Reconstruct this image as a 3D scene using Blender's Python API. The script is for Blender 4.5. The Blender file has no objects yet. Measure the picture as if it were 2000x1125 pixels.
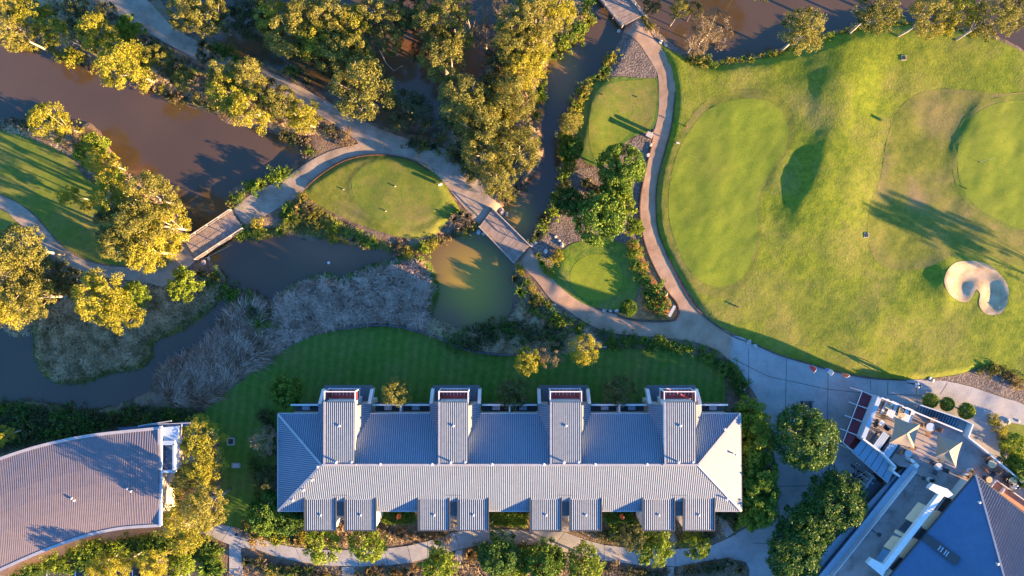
import bpy, bmesh, math, random
import numpy as np
from mathutils import Vector, Matrix
from mathutils.geometry import delaunay_2d_cdt

SC = bpy.context.scene
COL = SC.collection
S = 0.05            # metres on the ground per pixel of the 2000 px wide photograph
H = 72.0            # flying height of the drone

# ------------------------------------------------------------ camera, sky, sun, exposure
cd = bpy.data.cameras.new('camera'); cam = bpy.data.objects.new('camera', cd); COL.objects.link(cam)
cam.location = (0, 0, H); cam.rotation_euler = (0, 0, 0)
cd.sensor_width = 36.0; cd.lens = 36.0 * H / 100.0
cd.clip_start = 0.5; cd.clip_end = 2000
SC.camera = cam
SUN_ELEV = math.radians(9.9)
SX, SY = 0.9135, -0.4067            # ground direction towards the sun
world = bpy.data.worlds.new('World'); SC.world = world; world.use_nodes = True
wn = world.node_tree.nodes; wl = world.node_tree.links
sky = wn.new('ShaderNodeTexSky'); sky.sky_type = 'NISHITA'; sky.sun_disc = False
sky.sun_elevation = SUN_ELEV; sky.sun_rotation = math.atan2(SX, SY)
sky.air_density = 1.6; sky.dust_density = 0.2; sky.ozone_density = 8.0; sky.altitude = 50
wbal = wn.new('ShaderNodeVectorMath'); wbal.operation = 'MULTIPLY'; wbal.inputs[1].default_value = (1.14, 0.97, 1.0)
wl.new(sky.outputs[0], wbal.inputs[0]); wl.new(wbal.outputs[0], wn['Background'].inputs[0]); wn['Background'].inputs[1].default_value = 0.12
sd = bpy.data.lights.new('sun', 'SUN'); sun = bpy.data.objects.new('sun', sd); COL.objects.link(sun)
sd.energy = 5.0; sd.angle = math.radians(0.5); sd.color = (1.0, 0.63, 0.28)
ce = math.cos(SUN_ELEV)
sun.rotation_euler = Vector((SX*ce, SY*ce, math.sin(SUN_ELEV))).to_track_quat('Z', 'Y').to_euler()
SC.view_settings.view_transform = 'Standard'; SC.view_settings.look = 'None'
SC.view_settings.exposure = 2.8; SC.view_settings.gamma = 1.0
SC.view_settings.use_curve_mapping = False

rnd = random.Random(7)
rng = np.random.default_rng(7)

# ------------------------------------------------------------ helpers
def W(px, py, z=0.0):
    k = (H - z) / H
    return Vector(((px-1000)*S*k, (562.5-py)*S*k, z))
def T(px, py, z=0.0):               # ground-plan position
    return Vector(((px-1000)*S, (562.5-py)*S, z))

def tag(o, label=None, cat=None, group=None, kind=None):
    if label: o['label'] = label
    if cat: o['category'] = cat
    if group: o['group'] = group
    if kind: o['kind'] = kind
    return o
def link(name, me, mat=None, parent=None):
    o = bpy.data.objects.new(name, me); COL.objects.link(o)
    if mat is not None and me is not None and not me.materials: me.materials.append(mat)
    if parent is not None:
        o.parent = parent
        if parent.location.length or parent.rotation_euler.z:
            pm = Matrix.LocRotScale(parent.location, parent.rotation_euler, parent.scale)
            o.matrix_parent_inverse = pm.inverted()
    return o
def empty(name, loc, label=None, cat=None, group=None, rz=0):
    o = bpy.data.objects.new(name, None); COL.objects.link(o); o.location = loc
    o.rotation_euler = (0, 0, rz); o.empty_display_size = 0.2
    return tag(o, label, cat, group)
class MB:
    """collects shapes into one mesh"""
    def __init__(s): s.v = []; s.f = []
    def add(s, vs, fs):
        n = len(s.v); s.v += [tuple(v) for v in vs]; s.f += [tuple(i+n for i in f) for f in fs]; return s
    def box(s, c, size, rz=0.0, rx=0.0):
        hx, hy, hz = size[0]/2, size[1]/2, size[2]/2
        R = Matrix.Rotation(rz, 3, 'Z') @ Matrix.Rotation(rx, 3, 'X')
        vs = [Vector(c) + R @ Vector((x*hx, y*hy, z*hz)) for z in (-1, 1) for x, y in ((-1,-1),(1,-1),(1,1),(-1,1))]
        return s.add(vs, [(3,2,1,0),(4,5,6,7),(0,1,5,4),(1,2,6,5),(2,3,7,6),(3,0,4,7)])
    def prism(s, pts, z0, z1=None):
        """pts: list of (x,y) or (x,y,z top); vertical sides down to z0"""
        n = len(pts)
        top = [(p[0], p[1], (p[2] if len(p) > 2 and z1 is None else z1)) for p in pts]
        a = sum(top[i][0]*top[(i+1)%n][1]-top[(i+1)%n][0]*top[i][1] for i in range(n))
        if a < 0: top = top[::-1]
        bot = [(p[0], p[1], z0) for p in top]
        return s.add(bot+top, [tuple(range(n))[::-1], tuple(range(n, 2*n))] + [(i, (i+1)%n, n+(i+1)%n, n+i) for i in range(n)])
    def slab(s, pts, th):
        """pts: 3d polygon; thickness th downwards"""
        n = len(pts); top = [tuple(p) for p in pts]
        a = sum(top[i][0]*top[(i+1)%n][1]-top[(i+1)%n][0]*top[i][1] for i in range(n))
        if a < 0: top = top[::-1]
        bot = [(p[0], p[1], p[2]-th) for p in top]
        return s.add(bot+top, [tuple(range(n))[::-1], tuple(range(n, 2*n))] + [(i, (i+1)%n, n+(i+1)%n, n+i) for i in range(n)])
    def bar(s, a, b, w, h=None):
        a = Vector(a); b = Vector(b); h = h or w; d = (b-a)
        if d.length < 1e-6: return s
        q = d.to_track_quat('Y', 'Z').to_matrix(); L = d.length
        vs = [a + q @ Vector((x*w/2, y*L, z*h/2)) for y in (0, 1) for x, z in ((-1,-1),(1,-1),(1,1),(-1,1))]
        return s.add(vs, [(0,1,2,3),(7,6,5,4),(0,4,5,1),(1,5,6,2),(2,6,7,3),(3,7,4,0)])
    def tube(s, pts, rads, n=6):
        pts = [Vector(p) for p in pts]; base = len(s.v); vs = []; fs = []
        for i, p in enumerate(pts):
            d = (pts[min(i+1, len(pts)-1)] - pts[max(i-1, 0)])
            q = (d if d.length > 1e-6 else Vector((0,0,1))).to_track_quat('Z', 'X').to_matrix()
            for k in range(n):
                a = 2*math.pi*k/n; vs.append(p + q @ Vector((math.cos(a)*rads[i], math.sin(a)*rads[i], 0)))
        for i in range(len(pts)-1):
            for k in range(n): fs.append((i*n+k, i*n+(k+1)%n, (i+1)*n+(k+1)%n, (i+1)*n+k))
        fs.append(tuple(range(n))[::-1]); m = (len(pts)-1)*n; fs.append(tuple(range(m, m+n)))
        return s.add(vs, fs)
    def lathe(s, c, prof, n=10):
        vs = []; fs = []
        for r, z in prof:
            for k in range(n):
                a = 2*math.pi*k/n; vs.append((c[0]+r*math.cos(a), c[1]+r*math.sin(a), c[2]+z))
        for i in range(len(prof)-1):
            for k in range(n): fs.append((i*n+k, i*n+(k+1)%n, (i+1)*n+(k+1)%n, (i+1)*n+k))
        fs.append(tuple(range(n))[::-1]); m = (len(prof)-1)*n; fs.append(tuple(range(m, m+n)))
        return s.add(vs, fs)
    def mesh(s, name, smooth=False):
        me = bpy.data.meshes.new(name); me.from_pydata(s.v, [], s.f); me.update()
        if smooth: me.polygons.foreach_set('use_smooth', [True]*len(me.polygons))
        return me
    def build(s, name, mat, parent=None, smooth=False):
        return link(name, s.mesh(name, smooth), mat, parent)

def mesh_np(name, V, F, smooth=False, attrs=None, k=None):
    """fast mesh from arrays; F is (m,k)"""
    me = bpy.data.meshes.new(name); V = np.asarray(V, np.float32); F = np.asarray(F, np.int32)
    k = F.shape[1]; me.vertices.add(len(V)); me.vertices.foreach_set('co', V.ravel())
    me.loops.add(F.size); me.loops.foreach_set('vertex_index', F.ravel())
    me.polygons.add(len(F)); me.polygons.foreach_set('loop_start', np.arange(0, F.size, k, dtype=np.int32))
    me.polygons.foreach_set('loop_total', np.full(len(F), k, np.int32))
    if smooth: me.polygons.foreach_set('use_smooth', np.ones(len(F), bool))
    me.update(calc_edges=True)
    for nm, arr in (attrs or {}).items():
        at = me.attributes.new(nm, 'FLOAT', 'POINT'); at.data.foreach_set('value', np.asarray(arr, np.float32))
    return me

def smooth_poly(pts, n=4, closed=True):
    P = np.array(pts, float); out = []; m = len(P)
    for i in range(m if closed else m-1):
        if closed: p0, p1, p2, p3 = P[(i-1)%m], P[i], P[(i+1)%m], P[(i+2)%m]
        else: p0, p1, p2, p3 = P[max(i-1,0)], P[i], P[i+1], P[min(i+2,m-1)]
        for t in np.arange(n)/n:
            out.append(0.5*((2*p1)+(-p0+p2)*t+(2*p0-5*p1+4*p2-p3)*t*t+(-p0+3*p1-3*p2+p3)*t**3))
    if not closed: out.append(P[-1])
    return np.array(out)
def inside(poly, X, Y):
    r = np.zeros(X.shape, bool); x0, y0 = poly[-1]
    for x1, y1 in poly:
        c = (y0 > Y) != (y1 > Y)
        with np.errstate(divide='ignore', invalid='ignore'):
            r ^= c & (X < (x1-x0)*(Y-y0)/((y1-y0) if y1 != y0 else 1e-9)+x0)
        x0, y0 = x1, y1
    return r
def dist_line(pts, X, Y, closed=False):
    """distance and side to polyline"""
    D = np.full(X.shape, 1e9); Sg = np.zeros(X.shape); n = len(pts)
    for i in range(n if closed else n-1):
        ax, ay = pts[i]; bx, by = pts[(i+1)%n]; dx, dy = bx-ax, by-ay; L = dx*dx+dy*dy+1e-9
        t = np.clip(((X-ax)*dx+(Y-ay)*dy)/L, 0, 1); ex, ey = X-ax-t*dx, Y-ay-t*dy; d = np.hypot(ex, ey)
        m = d < D; D = np.where(m, d, D); Sg = np.where(m, np.sign(dx*(Y-ay)-dy*(X-ax)), Sg)
    return D, Sg
def sdf(poly, X, Y):
    D, _ = dist_line(poly, X, Y, True)
    return np.where(inside(poly, X, Y), -D, D)

# ------------------------------------------------------------ procedural materials
def nt(name):
    m = bpy.data.materials.new(name); m.use_nodes = True; t = m.node_tree
    return m, t.nodes, t.links, t.nodes['Principled BSDF']
def ramp(N, stops):
    r = N.new('ShaderNodeValToRGB'); e = r.color_ramp.elements
    while len(e) < len(stops): e.new(0.5)
    for i, (p, c) in enumerate(stops): e[i].position = p; e[i].color = (*c, 1)
    return r
def surf(name, cols, scale=1.0, rough=0.8, bump=0.0, bscale=20.0, detail=6.0, spec=0.3, scale2=None, amt2=0.25, metal=0.0, stretch=None, emit=None, bdist=0.05, rot=0.0):
    """noise-mottled surface: cols = dark..light, in world metres"""
    m, N, L, B = nt(name)
    geo = N.new('ShaderNodeNewGeometry'); mp = N.new('ShaderNodeMapping'); L.new(geo.outputs['Position'], mp.inputs[0])
    if stretch: mp.inputs['Scale'].default_value = stretch
    mp.inputs['Rotation'].default_value = (0, 0, rot)
    n1 = N.new('ShaderNodeTexNoise'); n1.inputs['Scale'].default_value = scale; n1.inputs['Detail'].default_value = detail
    n1.inputs['Roughness'].default_value = 0.62; L.new(mp.outputs[0], n1.inputs[0])
    k = len(cols); r = ramp(N, [(0.32+0.36*i/max(1, k-1), c) for i, c in enumerate(cols)]); L.new(n1.outputs[0], r.inputs[0])
    out = r.outputs[0]
    if scale2:
        n2 = N.new('ShaderNodeTexNoise'); n2.inputs['Scale'].default_value = scale2; n2.inputs['Detail'].default_value = 4
        L.new(mp.outputs[0], n2.inputs[0])
        mr = N.new('ShaderNodeMapRange'); mr.inputs[1].default_value = 0.3; mr.inputs[2].default_value = 0.7
        mr.inputs[3].default_value = 1-amt2; mr.inputs[4].default_value = 1+amt2; L.new(n2.outputs[0], mr.inputs[0])
        vm = N.new('ShaderNodeVectorMath'); vm.operation = 'SCALE'; L.new(out, vm.inputs[0]); L.new(mr.outputs[0], vm.inputs['Scale']); out = vm.outputs[0]
    L.new(out, B.inputs['Base Color'])
    B.inputs['Roughness'].default_value = rough; B.inputs['Specular IOR Level'].default_value = spec; B.inputs['Metallic'].default_value = metal
    if bump:
        nb = N.new('ShaderNodeTexNoise'); nb.inputs['Scale'].default_value = bscale; nb.inputs['Detail'].default_value = 5
        L.new(mp.outputs[0], nb.inputs[0]); bp = N.new('ShaderNodeBump'); bp.inputs['Strength'].default_value = bump
        bp.inputs['Distance'].default_value = bdist; L.new(nb.outputs[0], bp.inputs['Height']); L.new(bp.outputs[0], B.inputs['Normal'])
    return m
def grass(name, dark, mid, dry, bump=0.6, bscale=9.0, patch=0.18, stripe=None, bdist=0.05):
    m, N, L, B = nt(name)
    geo = N.new('ShaderNodeNewGeometry'); P = geo.outputs['Position']
    def noise(s, d=5, r=0.6, src=None):
        n = N.new('ShaderNodeTexNoise'); n.inputs['Scale'].default_value = s; n.inputs['Detail'].default_value = d
        n.inputs['Roughness'].default_value = r; L.new(src or P, n.inputs[0]); return n.outputs[0]
    r1 = ramp(N, [(0.36, dark), (0.62, mid)]); L.new(noise(1.6, 8, 0.7), r1.inputs[0])
    r2 = ramp(N, [(0.45, (0,0,0)), (0.68, (1,1,1))]); L.new(noise(patch, 6, 0.65), r2.inputs[0])
    r3 = ramp(N, [(0.35, (0,0,0)), (0.62, (1,1,1))]); L.new(noise(4.0, 5, 0.7), r3.inputs[0])
    mm = N.new('ShaderNodeMath'); mm.operation = 'MULTIPLY'; L.new(r2.outputs[0], mm.inputs[0]); L.new(r3.outputs[0], mm.inputs[1])
    at = N.new('ShaderNodeAttribute'); at.attribute_name = 'dry'
    ad = N.new('ShaderNodeMath'); ad.operation = 'ADD'; ad.use_clamp = True; L.new(mm.outputs[0], ad.inputs[0]); L.new(at.outputs['Fac'], ad.inputs[1])
    mx = N.new('ShaderNodeMix'); mx.data_type = 'RGBA'; L.new(ad.outputs[0], mx.inputs[0]); L.new(r1.outputs[0], mx.inputs[6]); mx.inputs[7].default_value = (*dry, 1)
    out = mx.outputs[2]
    fine = N.new('ShaderNodeMapRange'); fine.inputs[1].default_value = 0.3; fine.inputs[2].default_value = 0.7; fine.inputs[3].default_value = 0.72; fine.inputs[4].default_value = 1.28
    L.new(noise(11, 4, 0.7), fine.inputs[0])
    vm = N.new('ShaderNodeVectorMath'); vm.operation = 'SCALE'; L.new(out, vm.inputs[0]); L.new(fine.outputs[0], vm.inputs['Scale']); out = vm.outputs[0]
    if stripe:
        sx, sy, amp = stripe
        mp = N.new('ShaderNodeMapping'); L.new(P, mp.inputs[0]); mp.inputs['Rotation'].default_value = (0, 0, sy)
        w = N.new('ShaderNodeTexWave'); w.inputs['Scale'].default_value = sx; w.inputs['Distortion'].default_value = 1.5; w.inputs['Detail'].default_value = 2; L.new(mp.outputs[0], w.inputs[0])
        mr = N.new('ShaderNodeMapRange'); mr.inputs[3].default_value = 1-amp; mr.inputs[4].default_value = 1+amp; L.new(w.outputs[1], mr.inputs[0])
        v2 = N.new('ShaderNodeVectorMath'); v2.operation = 'SCALE'; L.new(out, v2.inputs[0]); L.new(mr.outputs[0], v2.inputs['Scale']); out = v2.outputs[0]
    L.new(out, B.inputs['Base Color']); B.inputs['Roughness'].default_value = 0.9; B.inputs['Specular IOR Level'].default_value = 0.15
    bp = N.new('ShaderNodeBump'); bp.inputs['Strength'].default_value = bump; bp.inputs['Distance'].default_value = bdist
    L.new(noise(bscale, 6, 0.65), bp.inputs['Height']); L.new(bp.outputs[0], B.inputs['Normal'])
    return m
def leafmat(name, c0, c1, c2, trans=0.28):
    """c0..c2 over the per-clump tint attribute"""
    m, N, L, B = nt(name)
    at = N.new('ShaderNodeAttribute'); at.attribute_name = 'tint'
    oi = N.new('ShaderNodeObjectInfo')
    a = N.new('ShaderNodeMath'); a.operation = 'MULTIPLY_ADD'; L.new(oi.outputs['Random'], a.inputs[0]); a.inputs[1].default_value = 0.34; L.new(at.outputs['Fac'], a.inputs[2])
    b = N.new('ShaderNodeMath'); b.operation = 'SUBTRACT'; L.new(a.outputs[0], b.inputs[0]); b.inputs[1].default_value = 0.17
    r = ramp(N, [(0.0, c0), (0.5, c1), (1.0, c2)]); L.new(b.outputs[0], r.inputs[0])
    L.new(r.outputs[0], B.inputs['Base Color']); B.inputs['Roughness'].default_value = 0.6; B.inputs['Specular IOR Level'].default_value = 0.25
    tr = N.new('ShaderNodeBsdfTranslucent'); L.new(r.outputs[0], tr.inputs[0])
    mx = N.new('ShaderNodeMixShader'); mx.inputs[0].default_value = trans
    L.new(B.outputs[0], mx.inputs[1]); L.new(tr.outputs[0], mx.inputs[2]); L.new(mx.outputs[0], N['Material Output'].inputs[0])
    return m
def plain(name, c, rough=0.6, spec=0.4, metal=0.0, var=0.12):
    return surf(name, [tuple(x*(1-var) for x in c), tuple(min(1, x*(1+var)) for x in c)], 2.5, rough, 0.0, spec=spec, metal=metal)
def water_mat(name, c0, c1):
    m, N, L, B = nt(name)
    geo = N.new('ShaderNodeNewGeometry'); n = N.new('ShaderNodeTexNoise'); n.inputs['Scale'].default_value = 0.12; n.inputs['Detail'].default_value = 5
    L.new(geo.outputs['Position'], n.inputs[0])
    at = N.new('ShaderNodeAttribute'); at.attribute_name = 'silt'
    r = ramp(N, [(0.35, c0), (0.7, c1)]); L.new(n.outputs[0], r.inputs[0])
    mx = N.new('ShaderNodeMix'); mx.data_type = 'RGBA'; L.new(at.outputs['Fac'], mx.inputs[0]); L.new(r.outputs[0], mx.inputs[6]); mx.inputs[7].default_value = (0.29, 0.20, 0.018, 1)
    at2 = N.new('ShaderNodeAttribute'); at2.attribute_name = 'shoal'
    m2 = N.new('ShaderNodeMix'); m2.data_type = 'RGBA'; L.new(at2.outputs['Fac'], m2.inputs[0]); L.new(mx.outputs[2], m2.inputs[6]); m2.inputs[7].default_value = (0.16, 0.075, 0.035, 1)
    L.new(m2.outputs[2], B.inputs['Base Color']); B.inputs['Roughness'].default_value = 0.12; B.inputs['Specular IOR Level'].default_value = 0.9; B.inputs['IOR'].default_value = 1.4
    nb = N.new('ShaderNodeTexNoise'); nb.inputs['Scale'].default_value = 2.2; nb.inputs['Detail'].default_value = 3; L.new(geo.outputs['Position'], nb.inputs[0])
    bp = N.new('ShaderNodeBump'); bp.inputs['Strength'].default_value = 0.06; bp.inputs['Distance'].default_value = 0.05; L.new(nb.outputs[0], bp.inputs['Height']); L.new(bp.outputs[0], B.inputs['Normal'])
    return m
# ------------------------------------------------------------ ground plan (photograph pixels)
def circ(cx, cy, rx, ry, n=28, rot=0):
    return [(cx+rx*math.cos(2*math.pi*i/n)*math.cos(rot)-ry*math.sin(2*math.pi*i/n)*math.sin(rot),
             cy+rx*math.cos(2*math.pi*i/n)*math.sin(rot)+ry*math.sin(2*math.pi*i/n)*math.cos(rot)) for i in range(n)]
WATER = {
 'pond': [(-60,80),(30,90),(75,90),(110,105),(150,124),(200,146),(250,165),(290,170),(330,185),(365,205),(400,215),(440,238),(500,248),(545,264),(580,272),(590,292),(570,318),(540,335),(500,348),(462,360),(440,380),(438,405),(452,425),(475,448),(500,452),(530,448),(545,452),(600,470),(640,466),(700,472),(730,480),(770,490),(800,500),(760,512),(720,523),(690,545),(668,545),(640,537),(600,547),(560,567),(540,595),(505,585),(470,570),(450,578),(438,610),(418,632),(402,658),(380,680),(335,700),(312,714),(296,730),(286,765),(250,782),(180,806),(130,808),(110,796),(50,787),(-60,795),(-60,648),(35,645),(62,652),(68,700),(102,744),(160,743),(210,725),(262,718),(284,696),(290,666),(345,643),(385,613),(412,596),(430,568),(434,540),(410,510),(385,495),(368,462),(352,432),(330,402),(300,372),(270,345),(245,335),(228,318),(207,285),(192,258),(175,240),(150,236),(128,240),(100,222),(62,236),(20,238),(-60,225)],
 'olive_pond': [(770,482),(812,492),(835,485),(872,462),(905,452),(945,440),(985,400),(1005,380),(1030,350),(1058,310),(1060,270),(1046,230),(1055,180),(1062,130),(1082,100),(1120,72),(1146,50),(1158,15),(1165,-50),(1225,-50),(1232,0),(1222,55),(1202,98),(1185,125),(1152,158),(1120,190),(1100,230),(1088,270),(1095,300),(1090,355),(1075,400),(1052,438),(1026,480),(1003,520),(1004,560),(1000,600),(985,625),(940,632),(900,640),(860,636),(838,612),(842,590),(850,570),(846,540),(828,510),(800,500)],
 'north_pond': [(1240,-60),(1246,10),(1275,45),(1300,72),(1340,95),(1362,112),(1400,116),(1430,112),(1470,108),(1500,102),(1540,88),(1580,74),(1640,54),(1690,44),(1760,38),(1860,46),(1920,56),(1965,72),(2030,108),(2100,150),(2300,160),(2300,-60)],
 'swamp': [(300,-60),(372,45),(430,92),(480,112),(540,132),(590,150),(650,192),(700,225),(770,255),(820,262),(865,262),(880,180),(940,150),(970,100),(990,50),(1010,-60)],
}
MOUNDS = [  # centre, axis direction, height, sigma west, sigma east, sigma along (pixels)
 (1590,352,-0.42,0.907,0.62,33,80,102), (1655,420,-0.3,0.954,0.25,60,60,110), (1642,165,-0.1,0.995,0.66,66,58,85), (1886,262,-0.42,0.907,0.17,17,60,70),
 (1842,552,0.0,1.0,0.46,36,22,42), (1152,230,-0.16,0.987,0.30,12,50,70), (1520,330,-0.30,0.954,0.09,16,40,130), (1095,535,-0.2,0.98,0.16,12,30,45),
 (1700,640,0.3,0.954,0.22,90,70,60), (1420,380,0.0,1.0,0.10,90,90,150), (1960,330,0.0,1.0,0.12,80,80,110)]
ROUGH = [(1288,84),(1310,98),(1338,112),(1368,126),(1402,128),(1440,122),(1480,115),(1530,98),(1580,82),(1640,62),(1690,52),(1760,47),(1840,54),(1900,63),(1950,76),(2030,115),(2140,165),(2300,180),(2300,860),(2140,810),(2020,758),(1960,724),(1920,716),(1880,729),(1820,738),(1760,741),(1700,736),(1640,726),(1580,709),(1520,691),(1470,668),(1430,650),(1395,630),(1368,604),(1345,570),(1320,528),(1300,490),(1286,450),(1281,400),(1285,345),(1300,290),(1313,240),(1318,190),(1313,150),(1303,118)]
BUNKER = [(1836,553),(1842,530),(1860,514),(1881,510),(1905,511),(1935,523),(1959,548),(1966,573),(1960,598),(1950,612),(1935,615),(1918,611),(1908,594),(1911,575),(1903,565),(1897,577),(1887,589),(1870,588),(1848,575)]

# dense grid under the photograph, coarser beyond it
def axis(a, b, step, far, grow=1.45):
    x = list(np.arange(a, b+1e-6, step)); s = step; v = b
    while v < far: s *= grow; v += s; x.append(v)
    s = step; v = a; pre = []
    while v > a-(far-b): s *= grow; v -= s; pre.append(v)
    return np.array(pre[::-1]+x)
GX = axis(-80, 2080, 5, 9000); GY = axis(-80, 1200, 5, 8000)
U, V_ = np.meshgrid(GX, GY)
def vnoise(X, Y, sc, seed):
    r = np.random.default_rng(seed); out = np.zeros(X.shape); am = 1.0
    for o in range(3):
        for k in range(5):
            a = r.uniform(0, 2*math.pi); f = 2*math.pi/sc*r.uniform(0.6, 1.5)*(2**o); ph = r.uniform(0, 6.28)
            out += am*np.sin((X*math.cos(a)+Y*math.sin(a))*f+ph+1.3*np.sin((X*math.sin(a)-Y*math.cos(a))*f*0.7+ph*2))
        am *= 0.5
    return out/6.0
def smst(x): x = np.clip(x, 0, 1); return x*x*(3-2*x)
def heights(X, Y):
    h = 0.05*vnoise(X, Y, 120, 3)
    # golf ground stands a little above the path
    dr = sdf(smooth_poly(ROUGH, 3), X, Y)
    h += 0.24*smst((-dr+2)/12) + np.where(dr < 0, 0.06*vnoise(X, Y, 150, 5)*smst(-dr/40), 0)
    h += np.where(dr < 0, 0.005*vnoise(X, Y, 26, 9), 0)
    for cx, cy, ax, ay, hh, s1, s2, sl in MOUNDS:
        v = (X-cx)*ax+(Y-cy)*ay; u = (X-cx)*ay-(Y-cy)*ax      # u > 0 towards the east
        h += hh*np.exp(-(u/np.where(u < 0, s1, s2))**2-(v/sl)**2)
    db = sdf(smooth_poly(BUNKER, 3), X, Y)
    h += 0.04*np.exp(-(db/14)**2) - 0.24*smst((-db+1)/30) 
    isl = [(597,367),(630,340),(680,312),(740,302),(800,312),(840,335),(870,365),(890,395),(895,412),(870,432),(850,458),(800,464),(750,452),(710,432),(680,412),(640,392)]
    h += 0.22*smst((-sdf(smooth_poly(isl, 3), X, Y)+3)/14)
    h += 0.045*smst((-sdf(circ(775,375,97,66,28,0.12), X, Y)+3)/10)
    # left lawn, slightly dished
    D = np.full(X.shape, 1e9)
    for p in WATER.values(): D = np.minimum(D, sdf(smooth_poly(p, 3), X, Y))
    D = D + 2.2*vnoise(X, Y, 26, 12)
    d = D*S
    bank = np.interp(d, [-3.0, -1.2, 0.0, 0.5, 1.1], [-1.6, -1.1, -0.5, -0.12, 0.0])
    k = smst((d-0.2)/1.6)
    h = h*k + bank
    return h
HG = heights(U, V_)
# far from the picture the land stays level
def hz(px, py):
    """terrain height at photo-plan pixel coordinates (same triangles as the grid is near enough)"""
    px = np.atleast_1d(np.asarray(px, float)); py = np.atleast_1d(np.asarray(py, float))
    i = np.clip(np.searchsorted(GX, px)-1, 0, len(GX)-2); j = np.clip(np.searchsorted(GY, py)-1, 0, len(GY)-2)
    fx = np.clip((px-GX[i])/(GX[i+1]-GX[i]), 0, 1); fy = np.clip((py-GY[j])/(GY[j+1]-GY[j]), 0, 1)
    a = HG[j, i]*(1-fx)+HG[j, i+1]*fx; b = HG[j+1, i]*(1-fx)+HG[j+1, i+1]*fx
    return a*(1-fy)+b*fy
def gz(px, py): return float(hz(px, py)[0])

# materials of the land
M = {}
M['litter'] = surf('leaf_litter', [(0.06,0.042,0.03),(0.12,0.083,0.056),(0.19,0.135,0.095),(0.12,0.115,0.05)], 0.9, 0.95, 0.8, 7.0, 8, 0.1, 14.0, 0.35, bdist=0.08)
M['rough'] = grass('rough_grass', (0.085,0.130,0.010), (0.175,0.205,0.016), (0.25,0.20,0.06), 0.6, 5.0, 0.16, bdist=0.06)
M['apron'] = grass('apron_grass', (0.10,0.125,0.018), (0.17,0.175,0.025), (0.23,0.165,0.075), 0.35, 7.0, 0.2)
M['green'] = grass('putting_green_grass', (0.13,0.18,0.016), (0.165,0.205,0.02), (0.19,0.195,0.03), 0.10, 12.0, 0.12)
M['tee'] = grass('tee_grass', (0.09,0.14,0.018), (0.15,0.17,0.024), (0.22,0.16,0.06), 0.25, 9.0, 0.25)
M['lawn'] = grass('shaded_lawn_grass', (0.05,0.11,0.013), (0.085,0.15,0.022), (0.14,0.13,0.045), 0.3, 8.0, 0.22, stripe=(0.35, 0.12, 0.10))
M['bankgrass'] = grass('bank_grass', (0.055,0.12,0.012), (0.13,0.19,0.02), (0.2,0.15,0.06), 0.8, 5.0, 0.3)
M['track'] = surf('gravel_track_surface', [(0.21,0.16,0.115),(0.30,0.235,0.175),(0.37,0.295,0.225)], 0.6, 0.95, 0.35, 14.0, 8, 0.1, 9.0, 0.14)
M['path'] = surf('pink_asphalt', [(0.25,0.165,0.105),(0.33,0.22,0.145),(0.38,0.265,0.18)], 0.7, 0.9, 0.2, 25.0, 8, 0.15, 16.0, 0.10)
M['concrete'] = surf('concrete_paving', [(0.25,0.24,0.225),(0.31,0.295,0.275),(0.36,0.34,0.315)], 0.5, 0.85, 0.12, 20.0, 7, 0.2, 5.0, 0.08)
M['joint'] = plain('dark_joint', (0.09,0.085,0.08), 0.9, 0.1)
M['gravel'] = surf('river_gravel', [(0.07,0.055,0.045),(0.14,0.11,0.09),(0.25,0.20,0.165)], 5.5, 0.9, 1.0, 6.0, 8, 0.2, 1.2, 0.25, bdist=0.08)
M['bark'] = surf('orange_bark_mulch', [(0.16,0.07,0.03),(0.32,0.15,0.06),(0.42,0.22,0.10)], 4.5, 0.95, 0.7, 9.0, 8, 0.1)
M['sand'] = surf('bunker_sand', [(0.32,0.22,0.125),(0.43,0.31,0.18),(0.50,0.37,0.23)], 1.2, 0.95, 0.3, 16.0, 8, 0.1, 6.0, 0.08)
M['asphalt'] = surf('car_park_asphalt', [(0.04,0.04,0.043),(0.065,0.065,0.068)], 2.0, 0.9, 0.2, 30.0)
M['water'] = water_mat('silty_water', (0.066,0.042,0.018), (0.088,0.055,0.024))

# ---- the ground sheet
ny, nx = U.shape
xyz = np.stack([(U-1000)*S, (562.5-V_)*S, HG], -1).reshape(-1, 3)
idx = np.arange(ny*nx).reshape(ny, nx)
quads = np.stack([idx[:-1,:-1], idx[1:,:-1], idx[1:,1:], idx[:-1,1:]], -1).reshape(-1, 4)
tag(link('ground', mesh_np('ground', xyz, quads, True), M['litter']), kind='structure')

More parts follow.
